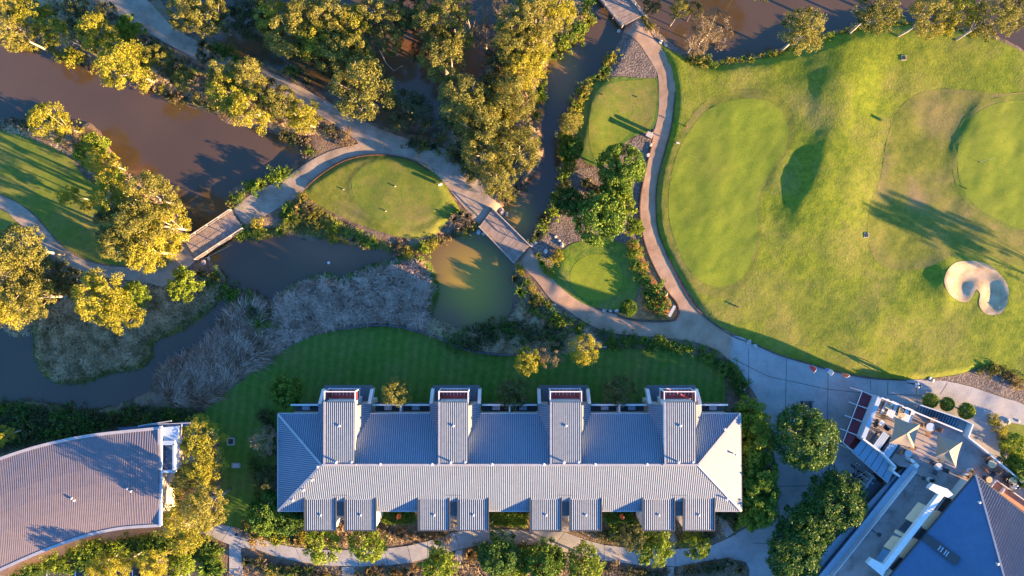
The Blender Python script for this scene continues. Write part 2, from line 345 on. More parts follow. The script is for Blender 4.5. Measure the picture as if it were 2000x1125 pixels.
def drape(name, poly, mat, dz, step=5, holes=(), sm=3, attr=None, kind='structure', parent=None):
    """a sheet that follows the ground inside an outline"""
    P = smooth_poly(poly, sm) if sm else np.array(poly, float)
    loops = [P]+[smooth_poly(h, sm) for h in holes]
    vs = []; edges = []
    for Lp in loops:
        b = len(vs); n = len(Lp); vs += [Vector((float(x), float(y))) for x, y in Lp]; edges += [(b+i, b+(i+1)%n) for i in range(n)]
    x0, y0 = P.min(0); x1, y1 = P.max(0)
    gx = GX[(GX >= x0) & (GX <= x1)]; gy = GY[(GY >= y0) & (GY <= y1)]
    if step > 5: gx = gx[::step//5]; gy = gy[::step//5]
    A, B = np.meshgrid(gx, gy); A = A.ravel(); B = B.ravel()
    D = sdf(P, A, B); keep = D < -1.2
    for h in loops[1:]: keep &= sdf(h, A, B) > 1.2
    vs += [Vector((float(a), float(b))) for a, b in zip(A[keep], B[keep])]
    r = delaunay_2d_cdt(vs, edges, [], 0, 1e-4)
    co = np.array([(v.x, v.y) for v in r[0]]); F = np.array(r[2], int)
    c = co[F].mean(1); ok = inside(P, c[:,0], c[:,1])
    for h in loops[1:]: ok &= ~inside(h, c[:,0], c[:,1])
    F = F[ok]
    z = hz(co[:,0], co[:,1]) + dz
    V3 = np.stack([(co[:,0]-1000)*S, (562.5-co[:,1])*S, z], -1)
    a, b, cc = V3[F[:,0]], V3[F[:,1]], V3[F[:,2]]
    nz = (b[:,0]-a[:,0])*(cc[:,1]-a[:,1])-(b[:,1]-a[:,1])*(cc[:,0]-a[:,0]); F[nz < 0] = F[nz < 0][:, ::-1]
    at = {'dry': attr(co[:,0], co[:,1])} if attr else None
    return tag(link(name, mesh_np(name, V3, F, True, at), mat, parent), kind=kind)

def dryness(X, Y):
    d = np.zeros(X.shape)
    for x, y, r, a in ((1722,372,26,0.5),(1778,370,20,0.5),(1792,395,20,0.6),(1500,210,50,0.15),(1570,210,45,0.25),(1850,120,80,0.15),(1800,205,35,0.3),(1620,620,90,0.1),(1850,680,110,0.1),(1350,170,50,0.15),(1500,640,90,0.15),(1975,470,60,0.2),(1480,560,40,0.15)):
        d += a*np.exp(-((X-x)**2+(Y-y)**2)/(r*r))
    return np.clip(d, 0, 1)
drape('golf_rough', ROUGH, M['rough'], 0.02, attr=dryness)
drape('golf_apron', [(1725,290),(1745,225),(1780,190),(1830,175),(1900,178),(1960,185),(2100,180),(2250,300),(2200,520),(1990,520),(1940,502),(1900,494),(1850,502),(1800,525),(1740,527),(1705,507),(1690,460),(1695,400),(1715,350)], M['apron'], 0.027, attr=dryness)
GREEN1 = [(1350,250),(1382,215),(1430,197),(1480,195),(1515,210),(1535,240),(1535,280),(1515,320),(1490,360),(1477,400),(1478,450),(1470,500),(1450,540),(1415,560),(1372,552),(1340,520),(1317,470),(1305,420),(1307,360),(1322,300)]
gc = np.array(GREEN1).mean(0)
drape('green_collar', [tuple(gc+(np.array(p)-gc)*1.11+(0, 0)) for p in GREEN1], M['apron'], 0.026)
drape('putting_green', GREEN1, M['green'], 0.033)
GREEN2 = [(1865,300),(1880,250),(1910,218),(1950,202),(2000,198),(2080,215),(2120,300),(2090,420),(2040,455),(1990,447),(1945,430),(1900,402),(1872,360)]
g2 = np.array(GREEN2).mean(0)
drape('green_collar', [tuple(g2+(np.array(p)-g2)*1.09) for p in GREEN2], M['tee'], 0.034)
drape('putting_green', GREEN2, M['green'], 0.041)
drape('bunker_sand', BUNKER, M['sand'], 0.045)
# island tee
drape('tee_bank', [(597,367),(630,340),(680,312),(740,303),(800,312),(840,335),(870,365),(890,395),(897,412),(872,434),(850,458),(800,466),(750,455),(705,440),(670,425),(630,405),(600,385)], M['apron'], 0.02)
drape('tee_turf', circ(783,374,96,67,28,0.18), M['tee'], 0.027, sm=1)
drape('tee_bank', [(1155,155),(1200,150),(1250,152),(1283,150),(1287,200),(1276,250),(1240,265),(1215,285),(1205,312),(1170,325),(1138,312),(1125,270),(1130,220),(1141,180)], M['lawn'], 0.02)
drape('tee_turf', [(1172,172),(1205,160),(1250,156),(1280,156),(1282,200),(1272,246),(1236,258),(1208,282),(1190,310),(1160,306),(1150,270),(1151,230),(1158,196)], M['tee'], 0.028)
drape('tee_bank', [(1073,540),(1088,505),(1110,480),(1150,468),(1190,470),(1225,480),(1242,510),(1249,550),(1240,584),(1210,604),(1170,602),(1130,590),(1096,568)], M['bankgrass'], 0.02)
drape('practice_green', circ(1165,542,52,46), M['green'], 0.028, sm=1)
# lawns
LAWN = [(402,800),(440,768),(480,738),(520,704),(560,680),(600,660),(660,645),(740,638),(790,643),(850,660),(900,682),(950,693),(1000,696),(1040,690),(1100,688),(1150,684),(1240,680),(1300,682),(1350,692),(1390,712),(1414,735),(1416,790),(1410,830),(1300,860),(700,860),(560,850),(548,900),(522,960),(505,1000),(490,1035),(460,1030),(425,1022),(430,980),(432,900),(425,850),(395,830)]
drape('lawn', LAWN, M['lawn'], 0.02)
drape('lawn', [(-80,248),(20,256),(70,275),(110,290),(140,312),(165,345),(190,365),(215,400),(235,450),(270,495),(262,517),(220,517),(170,507),(132,487),(104,460),(76,426),(45,402),(0,378),(-80,350)], M['tee'], 0.02)
drape('lawn', [(-80,402),(0,408),(30,430),(40,452),(20,470),(-80,470)], M['tee'], 0.02)
drape('lawn', [(1965,830),(1990,820),(2060,815),(2100,900),(2000,875),(1958,855)], M['tee'], 0.02)
drape('bank_grass', [(1092,20),(1140,10),(1152,45),(1110,75),(1080,100),(1062,150),(1055,200),(1040,230),(1030,180),(1040,120),(1065,70)], M['bankgrass'], 0.02)
# tracks and paths
drape('gravel_track', [(165,-60),(200,10),(300,70),(380,115),(440,150),(500,170),(560,190),(600,210),(640,235),(680,262),(700,280),(670,288),(640,297),(600,318),(560,345),(520,365),(480,387),(443,417),(436,420),(460,460),(467,453),(500,432),(530,415),(560,397),(588,380),(607,355),(632,334),(672,311),(717,301),(760,302),(802,311),(840,332),(866,356),(888,383),(906,405),(925,428),(942,448),(950,452),(974,418),(985,412),(975,398),(950,378),(935,345),(900,310),(860,288),(800,272),(740,250),(680,220),(620,188),(560,155),(480,122),(400,88),(330,45),(230,-60)], M['track'], 0.03, sm=2)
drape('golf_path', [(-80,345),(0,380),(40,400),(72,426),(102,462),(132,490),(170,510),(220,521),(270,521),(312,514),(345,490),(366,466),(374,464),(394,500),(389,503),(362,527),(335,548),(318,560),(290,552),(240,546),(180,536),(130,516),(90,490),(60,455),(30,430),(0,405),(-80,385)], M['track'], 0.03, sm=2)
PATHP = [(1024,474),(1049,505),(1067,531),(1085,551),(1103,568),(1121,582),(1144,595),(1170,606),(1206,615),(1232,624),(1270,627),(1304,627),(1320,622),(1325,609),(1320,591),(1307,575),(1296,558),(1273,512),(1258,471),(1250,424),(1251,383),(1260,331),(1272,285),(1279,253),(1286,219),(1287,180),(1285,147),(1277,130),(1264,108),(1249,86),(1232,70),(1214,52),(1248,24),(1263,51),(1271,68),(1284,81),(1296,100),(1307,121),(1315,150),(1319,185),(1315,219),(1309,256),(1301,285),(1287,337),(1281,383),(1284,447),(1300,491),(1315,527),(1336,568),(1356,598),(1378,620),(1404,640),(1430,655),(1427,705),(1407,687),(1361,669),(1304,660),(1247,656),(1193,650),(1144,630),(1113,609),(1077,586),(1057,560),(1040,540),(1015,518),(997,503)]
drape('golf_path', PATHP, M['path'], 0.03, sm=2)
PLAZA = [(1430,655),(1470,670),(1520,692),(1580,710),(1640,727),(1700,738),(1760,742),(1800,741),(1840,743),(1900,756),(1960,777),(2140,830),(2140,880),(2000,830),(1965,830),(1955,855),(2020,890),(2140,1000),(2140,1200),(1620,1200),(1690,1000),(1730,930),(1690,926),(1660,932),(1610,955),(1570,990),(1543,1030),(1522,1080),(1525,1200),(1466,1200),(1464,1112),(1448,1095),(1423,1089),(1428,1048),(1470,1025),(1500,990),(1515,930),(1508,870),(1490,820),(1477,774),(1461,751),(1448,725),(1427,705)]
drape('plaza', PLAZA, M['concrete'], 0.034, sm=2)
# jointing of the plaza: recessed dark strips
def joint(parent, a, b):
    n = 10; vs = []; fs = []; a = np.array(a, float); b = np.array(b, float); d = (b-a)/np.linalg.norm(b-a); nn = np.array((-d[1], d[0]))*0.55
    for i in range(n+1):
        p = a+(b-a)*i/n
        for s in (-1, 1):
            q = p+nn*s; vs.append(((q[0]-1000)*S, (562.5-q[1])*S, gz(*p)+0.040))
    for i in range(n): fs.append((2*i, 2*i+1, 2*i+3, 2*i+2))
    m = MB(); m.add(vs, fs); return m.build('joint', M['joint'], parent)
plz = bpy.data.objects['plaza']
for a, b in (((1462,681),(1462,752)),((1536,700),(1534,800)),((1617,722),(1615,900)),((1700,742),(1700,762)),((1734,744),(1733,772)),((1500,735),(1616,760)),((1616,760),(1690,768)),((1735,770),(1800,772)),((1430,700),(1500,735)),((1516,850),(1616,862)),((1790,744),(1790,772)),((1850,748),(1836,770)),((1480,1010),(1530,1020)),((1500,950),(1600,948)),((1536,800),(1536,870)),((1470,1060),(1528,1064))): joint(plz, a, b)
# paving slabs of the villa path, one by one
UP = smooth_poly([(398,1026),(423,1023),(451,1028),(479,1036),(500,1049),(539,1062),(577,1069),(640,1074),(700,1074),(750,1072),(796,1066),(835,1057),(868,1046),(887,1039),(920,1036),(956,1035),(1000,1034),(1039,1037),(1103,1039),(1144,1054),(1180,1064),(1240,1072),(1317,1072),(1387,1067),(1428,1048)], 1, False)
LO = smooth_poly([(392,1041),(412,1046),(433,1057),(462,1068),(500,1072),(539,1086),(590,1098),(644,1104),(700,1106),(758,1104),(804,1098),(835,1090),(861,1082),(899,1072),(930,1066),(964,1062),(1000,1062),(1026,1064),(1077,1072),(1113,1080),(1180,1094),(1247,1103),(1320,1106),(1374,1096),(1423,1089)], 1, False)
vp = empty('villa_path', T(900, 1060)); tag(vp, kind='structure')
def slab_piece(q, parent, mat, name='slab', dz=0.05):
    m = MB(); m.slab([((x-1000)*S, (562.5-y)*S, gz(x, y)+dz) for x, y in q], 0.10); return m.build(name, mat, parent)
base_j = MB()
for i in range(len(UP)-1):
    a, b, c, d = UP[i], UP[i+1], LO[i+1], LO[i]; e1 = (b-a); e2 = (c-d)
    g = 0.45
    u1 = e1/np.linalg.norm(e1)*g; u2 = e2/np.linalg.norm(e2)*g
    slab_piece([a+u1, b-u1, c-u2, d+u2], vp, M['concrete'])
    base_j.add([((x-1000)*S, (562.5-y)*S, gz(x, y)+0.012) for x, y in (a, b, c, d)], [(3,2,1,0)])
base_j.build('joint_bed', M['joint'], vp)
for quad in ([(448,1064),(470,1070),(474,1110),(448,1110)],[(448,1111),(474,1111),(474,1150),(448,1150)],[(668,1107),(692,1107),(692,1150),(668,1150)],[(890,1076),(904,1073),(900,1110),(886,1110)],[(1104,1080),(1114,1082),(1112,1110),(1100,1108)],[(1400,1004),(1412,1004),(1432,1040),(1418,1050)],[(1303,1107),(1316,1107),(1316,1150),(1302,1150)],[(879,996),(896,996),(896,1035),(879,1036)],[(1098,1000),(1112,1000),(1112,1038),(1096,1038)],[(1303,1037),(1318,1037),(1318,1071),(1305,1071)]):
    slab_piece(quad, vp, M['concrete'])
drape('building_path', [(-80,1140),(0,1100),(80,1068),(140,1048),(200,1034),(260,1024),(320,1020),(400,1024),(394,1044),(330,1046),(260,1050),(200,1062),(140,1078),(80,1102),(20,1130),(-80,1190)], M['path'], 0.03, sm=2)
# planted and gravelled beds
drape('gravel_bed', [(1214,56),(1232,72),(1249,88),(1264,110),(1277,132),(1284,143),(1279,152),(1250,152),(1215,149),(1190,150),(1155,160),(1128,186),(1142,162),(1172,134),(1192,110),(1204,82)], M['gravel'], 0.03, sm=2)
drape('gravel_bed', [(1258,34),(1285,58),(1312,80),(1330,98),(1310,97),(1290,84),(1274,66)], M['gravel'], 0.03, sm=2)
drape('gravel_bed', [(1800,743),(1870,732),(1920,719),(1960,727),(2020,762),(2100,800),(2100,830),(2020,798),(1960,775),(1900,754),(1850,744)], M['gravel'], 0.045, sm=2)
drape('gravel_bed', [(1058,420),(1082,385),(1105,350),(1130,330),(1170,325),(1215,300),(1240,268),(1272,262),(1268,290),(1257,331),(1248,383),(1247,424),(1254,465),(1240,478),(1200,468),(1150,466),(1108,478),(1082,510),(1070,528),(1050,503),(1030,476)], M['gravel'], 0.012, sm=2)
drape('bark_bed', [(1206,613),(1222,602),(1243,588),(1252,550),(1246,510),(1236,482),(1255,474),(1271,512),(1294,558),(1305,576),(1318,592),(1323,609),(1318,620),(1303,625),(1232,622)], M['bark'], 0.035, sm=2)
drape('bark_bed', [(1238,420),(1248,420),(1256,471),(1246,470)], M['bark'], 0.035, sm=1)
drape('gravel_bed', [(1150,650),(1190,653),(1230,658),(1225,672),(1175,676),(1150,672)], M['gravel'], 0.03, sm=2)
drape('car_park', [(100,1112),(440,1112),(440,1300),(60,1300),(60,1130)], M['asphalt'], 0.02, sm=0)
cp = bpy.data.objects['car_park']; M['line'] = plain('white_line_paint', (0.75,0.75,0.72), 0.7, 0.2)
for x in (92,147,204,259,314,370,425):
    m = MB(); m.add([T(x-1,1114,0)+Vector((0,0,gz(x,1120)+.026)), T(x+1,1114,0)+Vector((0,0,gz(x,1120)+.026)), T(x+1,1220,0)+Vector((0,0,gz(x,1220)+.03)), T(x-1,1220,0)+Vector((0,0,gz(x,1220)+.03))], [(0,3,2,1)]); m.build('bay_line', M['line'], cp)
# path edging
M['edging'] = surf('rusty_timber_edging', [(0.06,0.035,0.025),(0.12,0.065,0.045)], 3, 0.9)
def edging(line, name, mat, w=0.06, h=0.10, label=None, cat='edging'):
    P = smooth_poly(line, 4, False); m = MB()
    for i in range(len(P)-1):
        a = T(*P[i], gz(*P[i])+0.03+h/2); b = T(*P[i+1], gz(*P[i+1])+0.03+h/2); m.bar(a, b, w, h)
    return tag(m.build(name, mat), label, cat)
edging([(1272,287),(1261,331),(1251,383),(1250,424),(1258,471),(1273,512),(1297,559),(1308,575),(1321,591),(1326,609),(1321,623),(1304,628),(1270,628),(1232,625),(1206,616)], 'bed_edging', M['edging'], 0.09, 0.12, 'long rusty edging strip along the inner side of the pink path')
edging([(1318,180),(1315,219),(1309,256),(1301,285),(1287,337),(1281,383),(1284,447),(1300,491),(1315,527),(1336,568),(1356,598),(1378,621),(1430,656),(1470,671),(1520,693),(1580,711),(1640,728),(1700,739),(1770,743)], 'lawn_edging', M['edging'], 0.07, 0.07, 'thin dark edging between the golf rough and the outer side of the path and plaza')
edging([(597,368),(631,339),(672,315),(717,304),(760,304),(802,313),(838,334)], 'tee_edging', M['edging'], 0.09, 0.14, 'dark timber edging round the top of the island tee beside the gravel track')

# ---- water
def water(name, poly, zw=-0.5):
    P = np.array(poly); x0, y0 = P.min(0)-6; x1, y1 = P.max(0)+6
    xs = np.arange(x0, x1+10, 10); ys = np.arange(y0, y1+10, 10); A, B = np.meshgrid(xs, ys)
    keepd = sdf(np.array(poly, float), A, B) < 16
    ix = np.arange(A.size).reshape(A.shape); q = np.stack([ix[:-1,:-1], ix[1:,:-1], ix[1:,1:], ix[:-1,1:]], -1).reshape(-1, 4)
    k = keepd.ravel()[q].any(1); q = q[k]
    used = np.unique(q); re = np.full(A.size, -1); re[used] = np.arange(len(used)); q = re[q]
    X = A.ravel()[used]; Y = B.ravel()[used]
    V3 = np.stack([(X-1000)*S, (562.5-Y)*S, np.full(X.shape, zw)], -1)
    silt = np.exp(-((X-920)/75)**2-((Y-560)/95)**2)*1.0 + 0.75*np.exp(-((X-1010)/30)**2-((Y-430)/40)**2)+0.5*np.exp(-((X-1100)/30)**2-((Y-130)/60)**2)
    shoal = 0.0*X
    for x, y, r in ((592,470,42),(575,285,22),(670,480,45),(760,490,40),(880,630,30),(1100,150,22),(270,340,20),(980,120,45),(860,60,70),(930,115,60),(780,115,50),(440,70,60),(640,480,30)): shoal += 0.75*np.exp(-((X-x)**2+(Y-y)**2)/(r*r))
    return tag(link(name, mesh_np(name, V3, q, True, {'silt': np.clip(silt,0,1), 'shoal': np.clip(shoal,0,0.85)}), M['water']), kind='structure')
water('pond_water', WATER['pond']); water('creek_water', WATER['olive_pond'], -0.505)
water('north_pond_water', WATER['north_pond'], -0.51); water('swamp_water', WATER['swamp'], -0.515)
# ------------------------------------------------------------ buildings
M['roof'] = surf('blue_grey_metal_roofing', [(0.052,0.082,0.122),(0.064,0.10,0.145)], 0.35, 0.5, 0.0, spec=0.4, scale2=3.0, amt2=0.05)
M['rib'] = plain('roof_rib_metal', (0.21,0.235,0.27), 0.5, 0.4)
M['oldroof'] = surf('weathered_lilac_grey_roofing', [(0.125,0.103,0.108),(0.16,0.132,0.138)], 0.25, 0.6, 0.0, spec=0.3, scale2=2.0, amt2=0.07)
M['oldrib'] = plain('weathered_rib', (0.17,0.145,0.15), 0.6, 0.3)
M['roof2'] = surf('metal_roofing_with_painted_shade', [(0.035,0.066,0.09),(0.048,0.08,0.108)], 0.5, 0.5, 0.0, spec=0.4)  # flat roofs: the weak grazing sunlight is darkened into the base colour
M['rib2'] = plain('pale_rib_metal', (0.24,0.27,0.29), 0.5, 0.4)
M['cap'] = plain('ridge_capping_metal', (0.32,0.31,0.305), 0.55, 0.4)
M['white'] = plain('white_render', (0.62,0.60,0.57), 0.8, 0.2, var=0.04)
M['cream'] = plain('cream_wall_cladding', (0.55,0.50,0.44), 0.85, 0.2, var=0.06)
M['darkmetal'] = plain('charcoal_metal', (0.05,0.052,0.056), 0.5, 0.4)
M['redfloor'] = surf('red_brown_balcony_boards', [(0.34,0.04,0.035),(0.48,0.07,0.055)], 1.5, 0.7)
M['glass'] = plain('dark_window_glass', (0.03,0.04,0.05), 0.1, 0.7)
M['bluegl'] = plain('blue_tinted_canopy_glass', (0.16,0.26,0.33), 0.25, 0.6, var=0.06)
M['deck'] = surf('grey_timber_decking', [(0.20,0.165,0.145),(0.31,0.26,0.23),(0.36,0.30,0.27)], 0.8, 0.85, 0.25, 9.0, spec=0.2, stretch=(1, 1, 1))
M['bluewall'] = plain('pale_blue_grey_cladding', (0.33,0.40,0.46), 0.7, 0.3, var=0.05)
M['slatewall'] = plain('slate_grey_floor', (0.12,0.125,0.14), 0.8, 0.2)
M['ply'] = plain('tan_plywood_panel', (0.95,0.56,0.30), 0.8, 0.2, var=0.05)
M['redfabric'] = surf('maroon_canvas', [(0.13,0.022,0.028),(0.20,0.04,0.045)], 1.2, 0.85)
M['darkblue'] = surf('dark_blue_parts_and_roof_shade', [(0.06,0.11,0.18),(0.075,0.13,0.21)], 0.5, 0.7, 0.0, scale2=3, amt2=0.06)  # painted shade on the clubhouse slope, plain dark blue on other parts
M['salmon'] = surf('salmon_terrace_paving', [(0.40,0.17,0.10),(0.50,0.23,0.14)], 1.5, 0.8)

def lerp(a, b, t): return a+(b-a)*t
def ribs(name, quad, n, parent, mat, w=0.05, h=0.035, th=0.02):
    """ribs run from edge quad[0]-quad[1] to edge quad[3]-quad[2]"""
    q = [Vector(p) for p in quad]; m = MB(); nrm = (q[1]-q[0]).cross(q[3]-q[0]).normalized()
    if nrm.z < 0: nrm = -nrm
    for i in range(n):
        t = (i+0.5)/n; a = lerp(q[0], q[1], t); b = lerp(q[3], q[2], t)
        if (b-a).length < 0.15: continue
        side = nrm.cross((b-a).normalized())*w/2
        m.add([a-side+nrm*th, a+nrm*(h+th), a+side+nrm*th, b-side+nrm*th, b+nrm*(h+th), b+side+nrm*th], [(0,1,4,3),(1,2,5,4),(0,2,1),(3,4,5)])
    return tag(m.build(name, mat, parent), kind='stuff')
def ribs_clip(name, poly, d, spacing, parent, mat, w=0.05, h=0.035):
    """ribs along plan direction d, clipped to a planar convex 3d polygon"""
    P = [Vector(p) for p in poly]; nrm = (P[1]-P[0]).cross(P[2]-P[0]).normalized()
    if nrm.z < 0: nrm = -nrm
    c0 = P[0]; d = Vector((d[0], d[1], 0)).normalized(); e = Vector((-d.y, d.x, 0)); m = MB()
    es = [(p-c0).dot(e) for p in P]; v = min(es)+spacing/2
    while v < max(es):
        hits = []
        for i in range(len(P)):
            a, b = P[i], P[(i+1)%len(P)]; ea, eb = es[i], es[(i+1)%len(P)]
            if (ea-v)*(eb-v) < 0: hits.append(lerp(a, b, (v-ea)/(eb-ea)))
        if len(hits) >= 2:
            a, b = hits[0], hits[1]
            if (b-a).length > 0.2:
                side = nrm.cross((b-a).normalized())*w/2
                m.add([a-side, a+nrm*h, a+side, b-side, b+nrm*h, b+side], [(0,1,4,3),(1,2,5,4),(0,2,1),(3,4,5)])
        v += spacing
    return tag(m.build(name, mat, parent), kind='stuff')

# ---- the long villa block
ZE, ZR = 4.35, 6.25
villa = empty('villa_block', T(1000, 884), 'long villa building with hipped ribbed blue-grey metal roof and four raised roof strips', 'building')
nw, ne, se, sw = W(543,808,ZE), W(1446,808,ZE), W(1448,998,ZE), W(543,998,ZE); rw, re = W(628,908,ZR), W(1364,908,ZR)
m = MB(); inset = 0.45
m.prism([(nw.x+inset, nw.y-inset), (ne.x-inset, ne.y-inset), (se.x-inset, se.y+inset), (sw.x+inset, sw.y+inset)], -0.2, ZE-0.02)
m.build('wall', M['cream'], villa)
for nm, poly, d in (('roof_slope', [nw, ne, re, rw], (0, 1)), ('roof_slope', [sw, rw, re, se], (0, 1)), ('roof_slope', [nw, rw, sw], (1, 0)), ('roof_slope', [ne, se, re], (1, 0))):
    mm = MB(); mm.slab(poly, 0.12); o = mm.build(nm, M['roof'], villa); ribs_clip('roof_ribs', poly, d, 0.19, o, M['rib'], 0.07, 0.018)
m = MB()
for a, b in ((rw, re), (nw, rw), (sw, rw), (ne, re), (se, re)): m.bar(a+Vector((0,0,.05)), b+Vector((0,0,.05)), 0.20, 0.06)
m.build('ridge_capping', M['cap'], villa)
m = MB()
for a, b in ((nw, ne), (ne, se), (se, sw), (sw, nw)): m.bar(a+Vector((0,0,-.06)), b+Vector((0,0,-.06)), 0.14, 0.14)
m.build('gutter', M['cap'], villa)
BX = [(664.9,719.6), (869.4,921.5), (1068.5,1124.2), (1272,1327.8)]
def TZ(px, py, z=0.0): return T(px, py, z)
for k, (bx0, bx1) in enumerate(BX):
    yS, yN = 876.0, 765.5; zt = 6.32
    # raised roof strip
    m = MB(); m.slab([TZ(bx0,yN,zt-.05), TZ(bx1,yN,zt-.05), TZ(bx1,yS,zt+.04), TZ(bx0,yS,zt+.04)], 0.16)
    o = m.build('raised_roof', M['roof2'], villa)
    ribs('roof_ribs', [TZ(bx0+4,yS-1,zt+.04), TZ(bx1-1,yS-1,zt+.04), TZ(bx1-1,yN+1,zt-.05), TZ(bx0+4,yN+1,zt-.05)], 14, o, M['rib2'], 0.085, 0.016, 0.004)
    m = MB(); m.bar(TZ(bx0+1,yS,zt+.07), TZ(bx0+1,yN,zt-.02), 0.18, 0.05); m.bar(TZ(bx0-3,yS+1.2,zt+.06), TZ(bx1+3,yS+1.2,zt+.06), 0.16, 0.08); m.build('roof_capping', M['cap'], villa)
    for px, py in ((0.5, 800+8), (0.42, 872), (0.9, 873)):
        v = MB(); c = TZ(bx0+(bx1-bx0)*px, py, zt+0.0); v.lathe((c.x, c.y, c.z), ([(0.09,0),(0.12,0.03),(0.12,0.07),(0.02,0.09)] if py < 870 or px == 0.9 else [(0.09,0),(0.09,0.30),(0.13,0.31),(0.13,0.35),(0.02,0.40)]), 8); v.build('roof_vent', M['white'], villa)
    m = MB(); m.prism([tuple(TZ(bx0+1,yS-8)[:2]), tuple(TZ(bx1-1,yS-8)[:2]), tuple(TZ(bx1-1,yN+1)[:2]), tuple(TZ(bx0+1,yN+1)[:2])], 0, zt-.23); m.build('raised_wall', M['white'], villa)
    # side lean-to roofs
    zl, zh = 4.36, 5.35; wd = 20
    for sgn, xa in ((1, bx1), (-1, bx0)):
        poly = [TZ(xa-sgn*1,775,zh), TZ(xa+sgn*wd,775,zl), TZ(xa+sgn*wd,794,zl+.03), TZ(xa-sgn*1,842,zh+.03)]
        m = MB(); m.slab(poly, 0.12); o = m.build('side_roof', M['roof'], villa); ribs_clip('roof_ribs', [p+Vector((0,0,.004)) for p in poly], (1, 0), 0.2, o, M['rib'], 0.05, 0.03)
        m = MB(); m.prism([tuple(TZ(xa+sgn*1,776)[:2]), tuple(TZ(xa+sgn*(wd-2),776)[:2]), tuple(TZ(xa+sgn*(wd-2),800)[:2]), tuple(TZ(xa+sgn*1,800)[:2])], 0, zl-0.14); m.build('side_wall', M['cream'], villa)
        # white privacy wall
        m = MB(); m.slab([TZ(xa+sgn*(wd-5),752,2.95), TZ(xa+sgn*(wd+1),752,2.95), TZ(xa+sgn*(wd+1),775,4.32), TZ(xa+sgn*(wd-5),775,4.32)], 0.9); m.build('privacy_wall', M['white'], villa)
    # balcony slab with boards, frame and louvres
    m = MB(); m.prism([tuple(TZ(bx0-18,746)[:2]), tuple(TZ(bx1+18,746)[:2]), tuple(TZ(bx1+18,776)[:2]), tuple(TZ(bx0-18,776)[:2])], 2.35, 2.6); m.build('terrace_slab', M['slatewall'], villa)
    y0 = 747.6; m = MB(); m.prism([tuple(TZ(bx0,y0)[:2]), tuple(TZ(bx1,y0)[:2]), tuple(TZ(bx1,766)[:2]), tuple(TZ(bx0,766)[:2])], 4.05, 4.2); bf = m.build('balcony_floor', M['redfloor'], villa)
    m = MB()
    for i in range(8):
        x = bx0+5+(bx1-bx0-8)*i/7
        m.bar(TZ(x,y0+1,4.23), TZ(x,y0+12,4.23), 0.035, 0.04)
    tag(m.build('balcony_slats', M['white'], bf), kind='stuff')
    for xa in (bx0+1.2, bx1-1.2):
        m = MB(); m.bar(TZ(xa,y0+1,4.8), TZ(xa,764,4.8), 0.06, 1.15); m.build('balcony_side_panel', M['redfabric'], villa)
    m = MB()
    for z in (4.25, 6.15):
        m.bar(TZ(bx0,y0,z), TZ(bx1,y0,z), 0.09, 0.09); m.bar(TZ(bx0,y0,z), TZ(bx0,766,z), 0.09, 0.09); m.bar(TZ(bx1,y0,z), TZ(bx1,766,z), 0.09, 0.09)
    for x in (bx0, bx1): m.bar(TZ(x,y0,4.0), TZ(x,y0,6.2), 0.1, 0.1)
    m.build('balcony_frame', M['white'], villa)
    for i, x in enumerate((bx0+6, bx0+32)):
        m = MB(); c = TZ(x+8, 768.3, 3.3); m.box(c, (0.9, 0.06, 1.6)); m.build('window', M['glass'], villa)
# recessed balconies between the raised strips
for x0, x1 in ((590,640), (742,846), (945,1046), (1148,1249), (1351,1400)):
    m = MB(); m.prism([tuple(TZ(x0,779)[:2]), tuple(TZ(x1,779)[:2]), tuple(TZ(x1,796)[:2]), tuple(TZ(x0,796)[:2])], 2.2, 2.4); m.build('balcony_slab', M['slatewall'], villa)
    m = MB(); m.bar(TZ(x0,779.5,2.95), TZ(x1,779.5,2.95), 0.05, 1.05); m.build('balustrade', M['glass'], villa)
    m = MB(); m.bar(TZ(x0-1,779.5,3.55), TZ(x1+1,779.5,3.55), 0.16, 0.09); m.build('handrail', M['white'], villa)
    nseg = 2 if x1-x0 > 90 else 1
    if nseg == 2:
        m = MB(); m.bar(TZ((x0+x1)/2,779,3.2), TZ((x0+x1)/2,795,3.2), 0.14, 1.5); m.build('party_wall', M['white'], villa)
    for q in range(nseg):
        cx = x0+(x1-x0)*(q+0.5)/nseg
        tb = empty('balcony_table', TZ(cx, 786, 2.4), 'small balcony table of the villa, ' + ['at its left end','between first and second raised roofs','between second and third raised roofs','between third and fourth raised roofs','at its right end'][[590,742,945,1148,1351].index(x0)] + ('' if nseg == 1 else (', left bay' if q == 0 else ', right bay')), 'table', 'tables on the villa balconies')
        m = MB(); m.box(TZ(cx,786,3.1), (0.7,0.45,0.04)); m.build('table_top', M['bluewall'], tb)
        for dx in (-4.5, 4.5):
            m = MB(); m.box(TZ(cx+dx,786,2.74), (0.05,0.3,0.68)); m.build('leg', M['darkmetal'], tb)
# small vents along the ridge
for px, py, z in ((743,906,6.2),(844,906,6.2),(961,906,6.2),(1062,906,6.2),(1162,906,6.2),(1263,906,6.2),(621,911,6.1),(593,957,5.4),(610,937,5.8),(573,976,4.8),(1415,838,5.0),(1437,888,4.9),(1419,975,5.0)):
    c = W(px,py,z); v = MB(); v.lathe((c.x,c.y,c.z-.15), [(0.07,0),(0.07,0.28),(0.12,0.29),(0.12,0.33),(0.02,0.38)], 8); v.build('roof_vent', M['white'], villa)
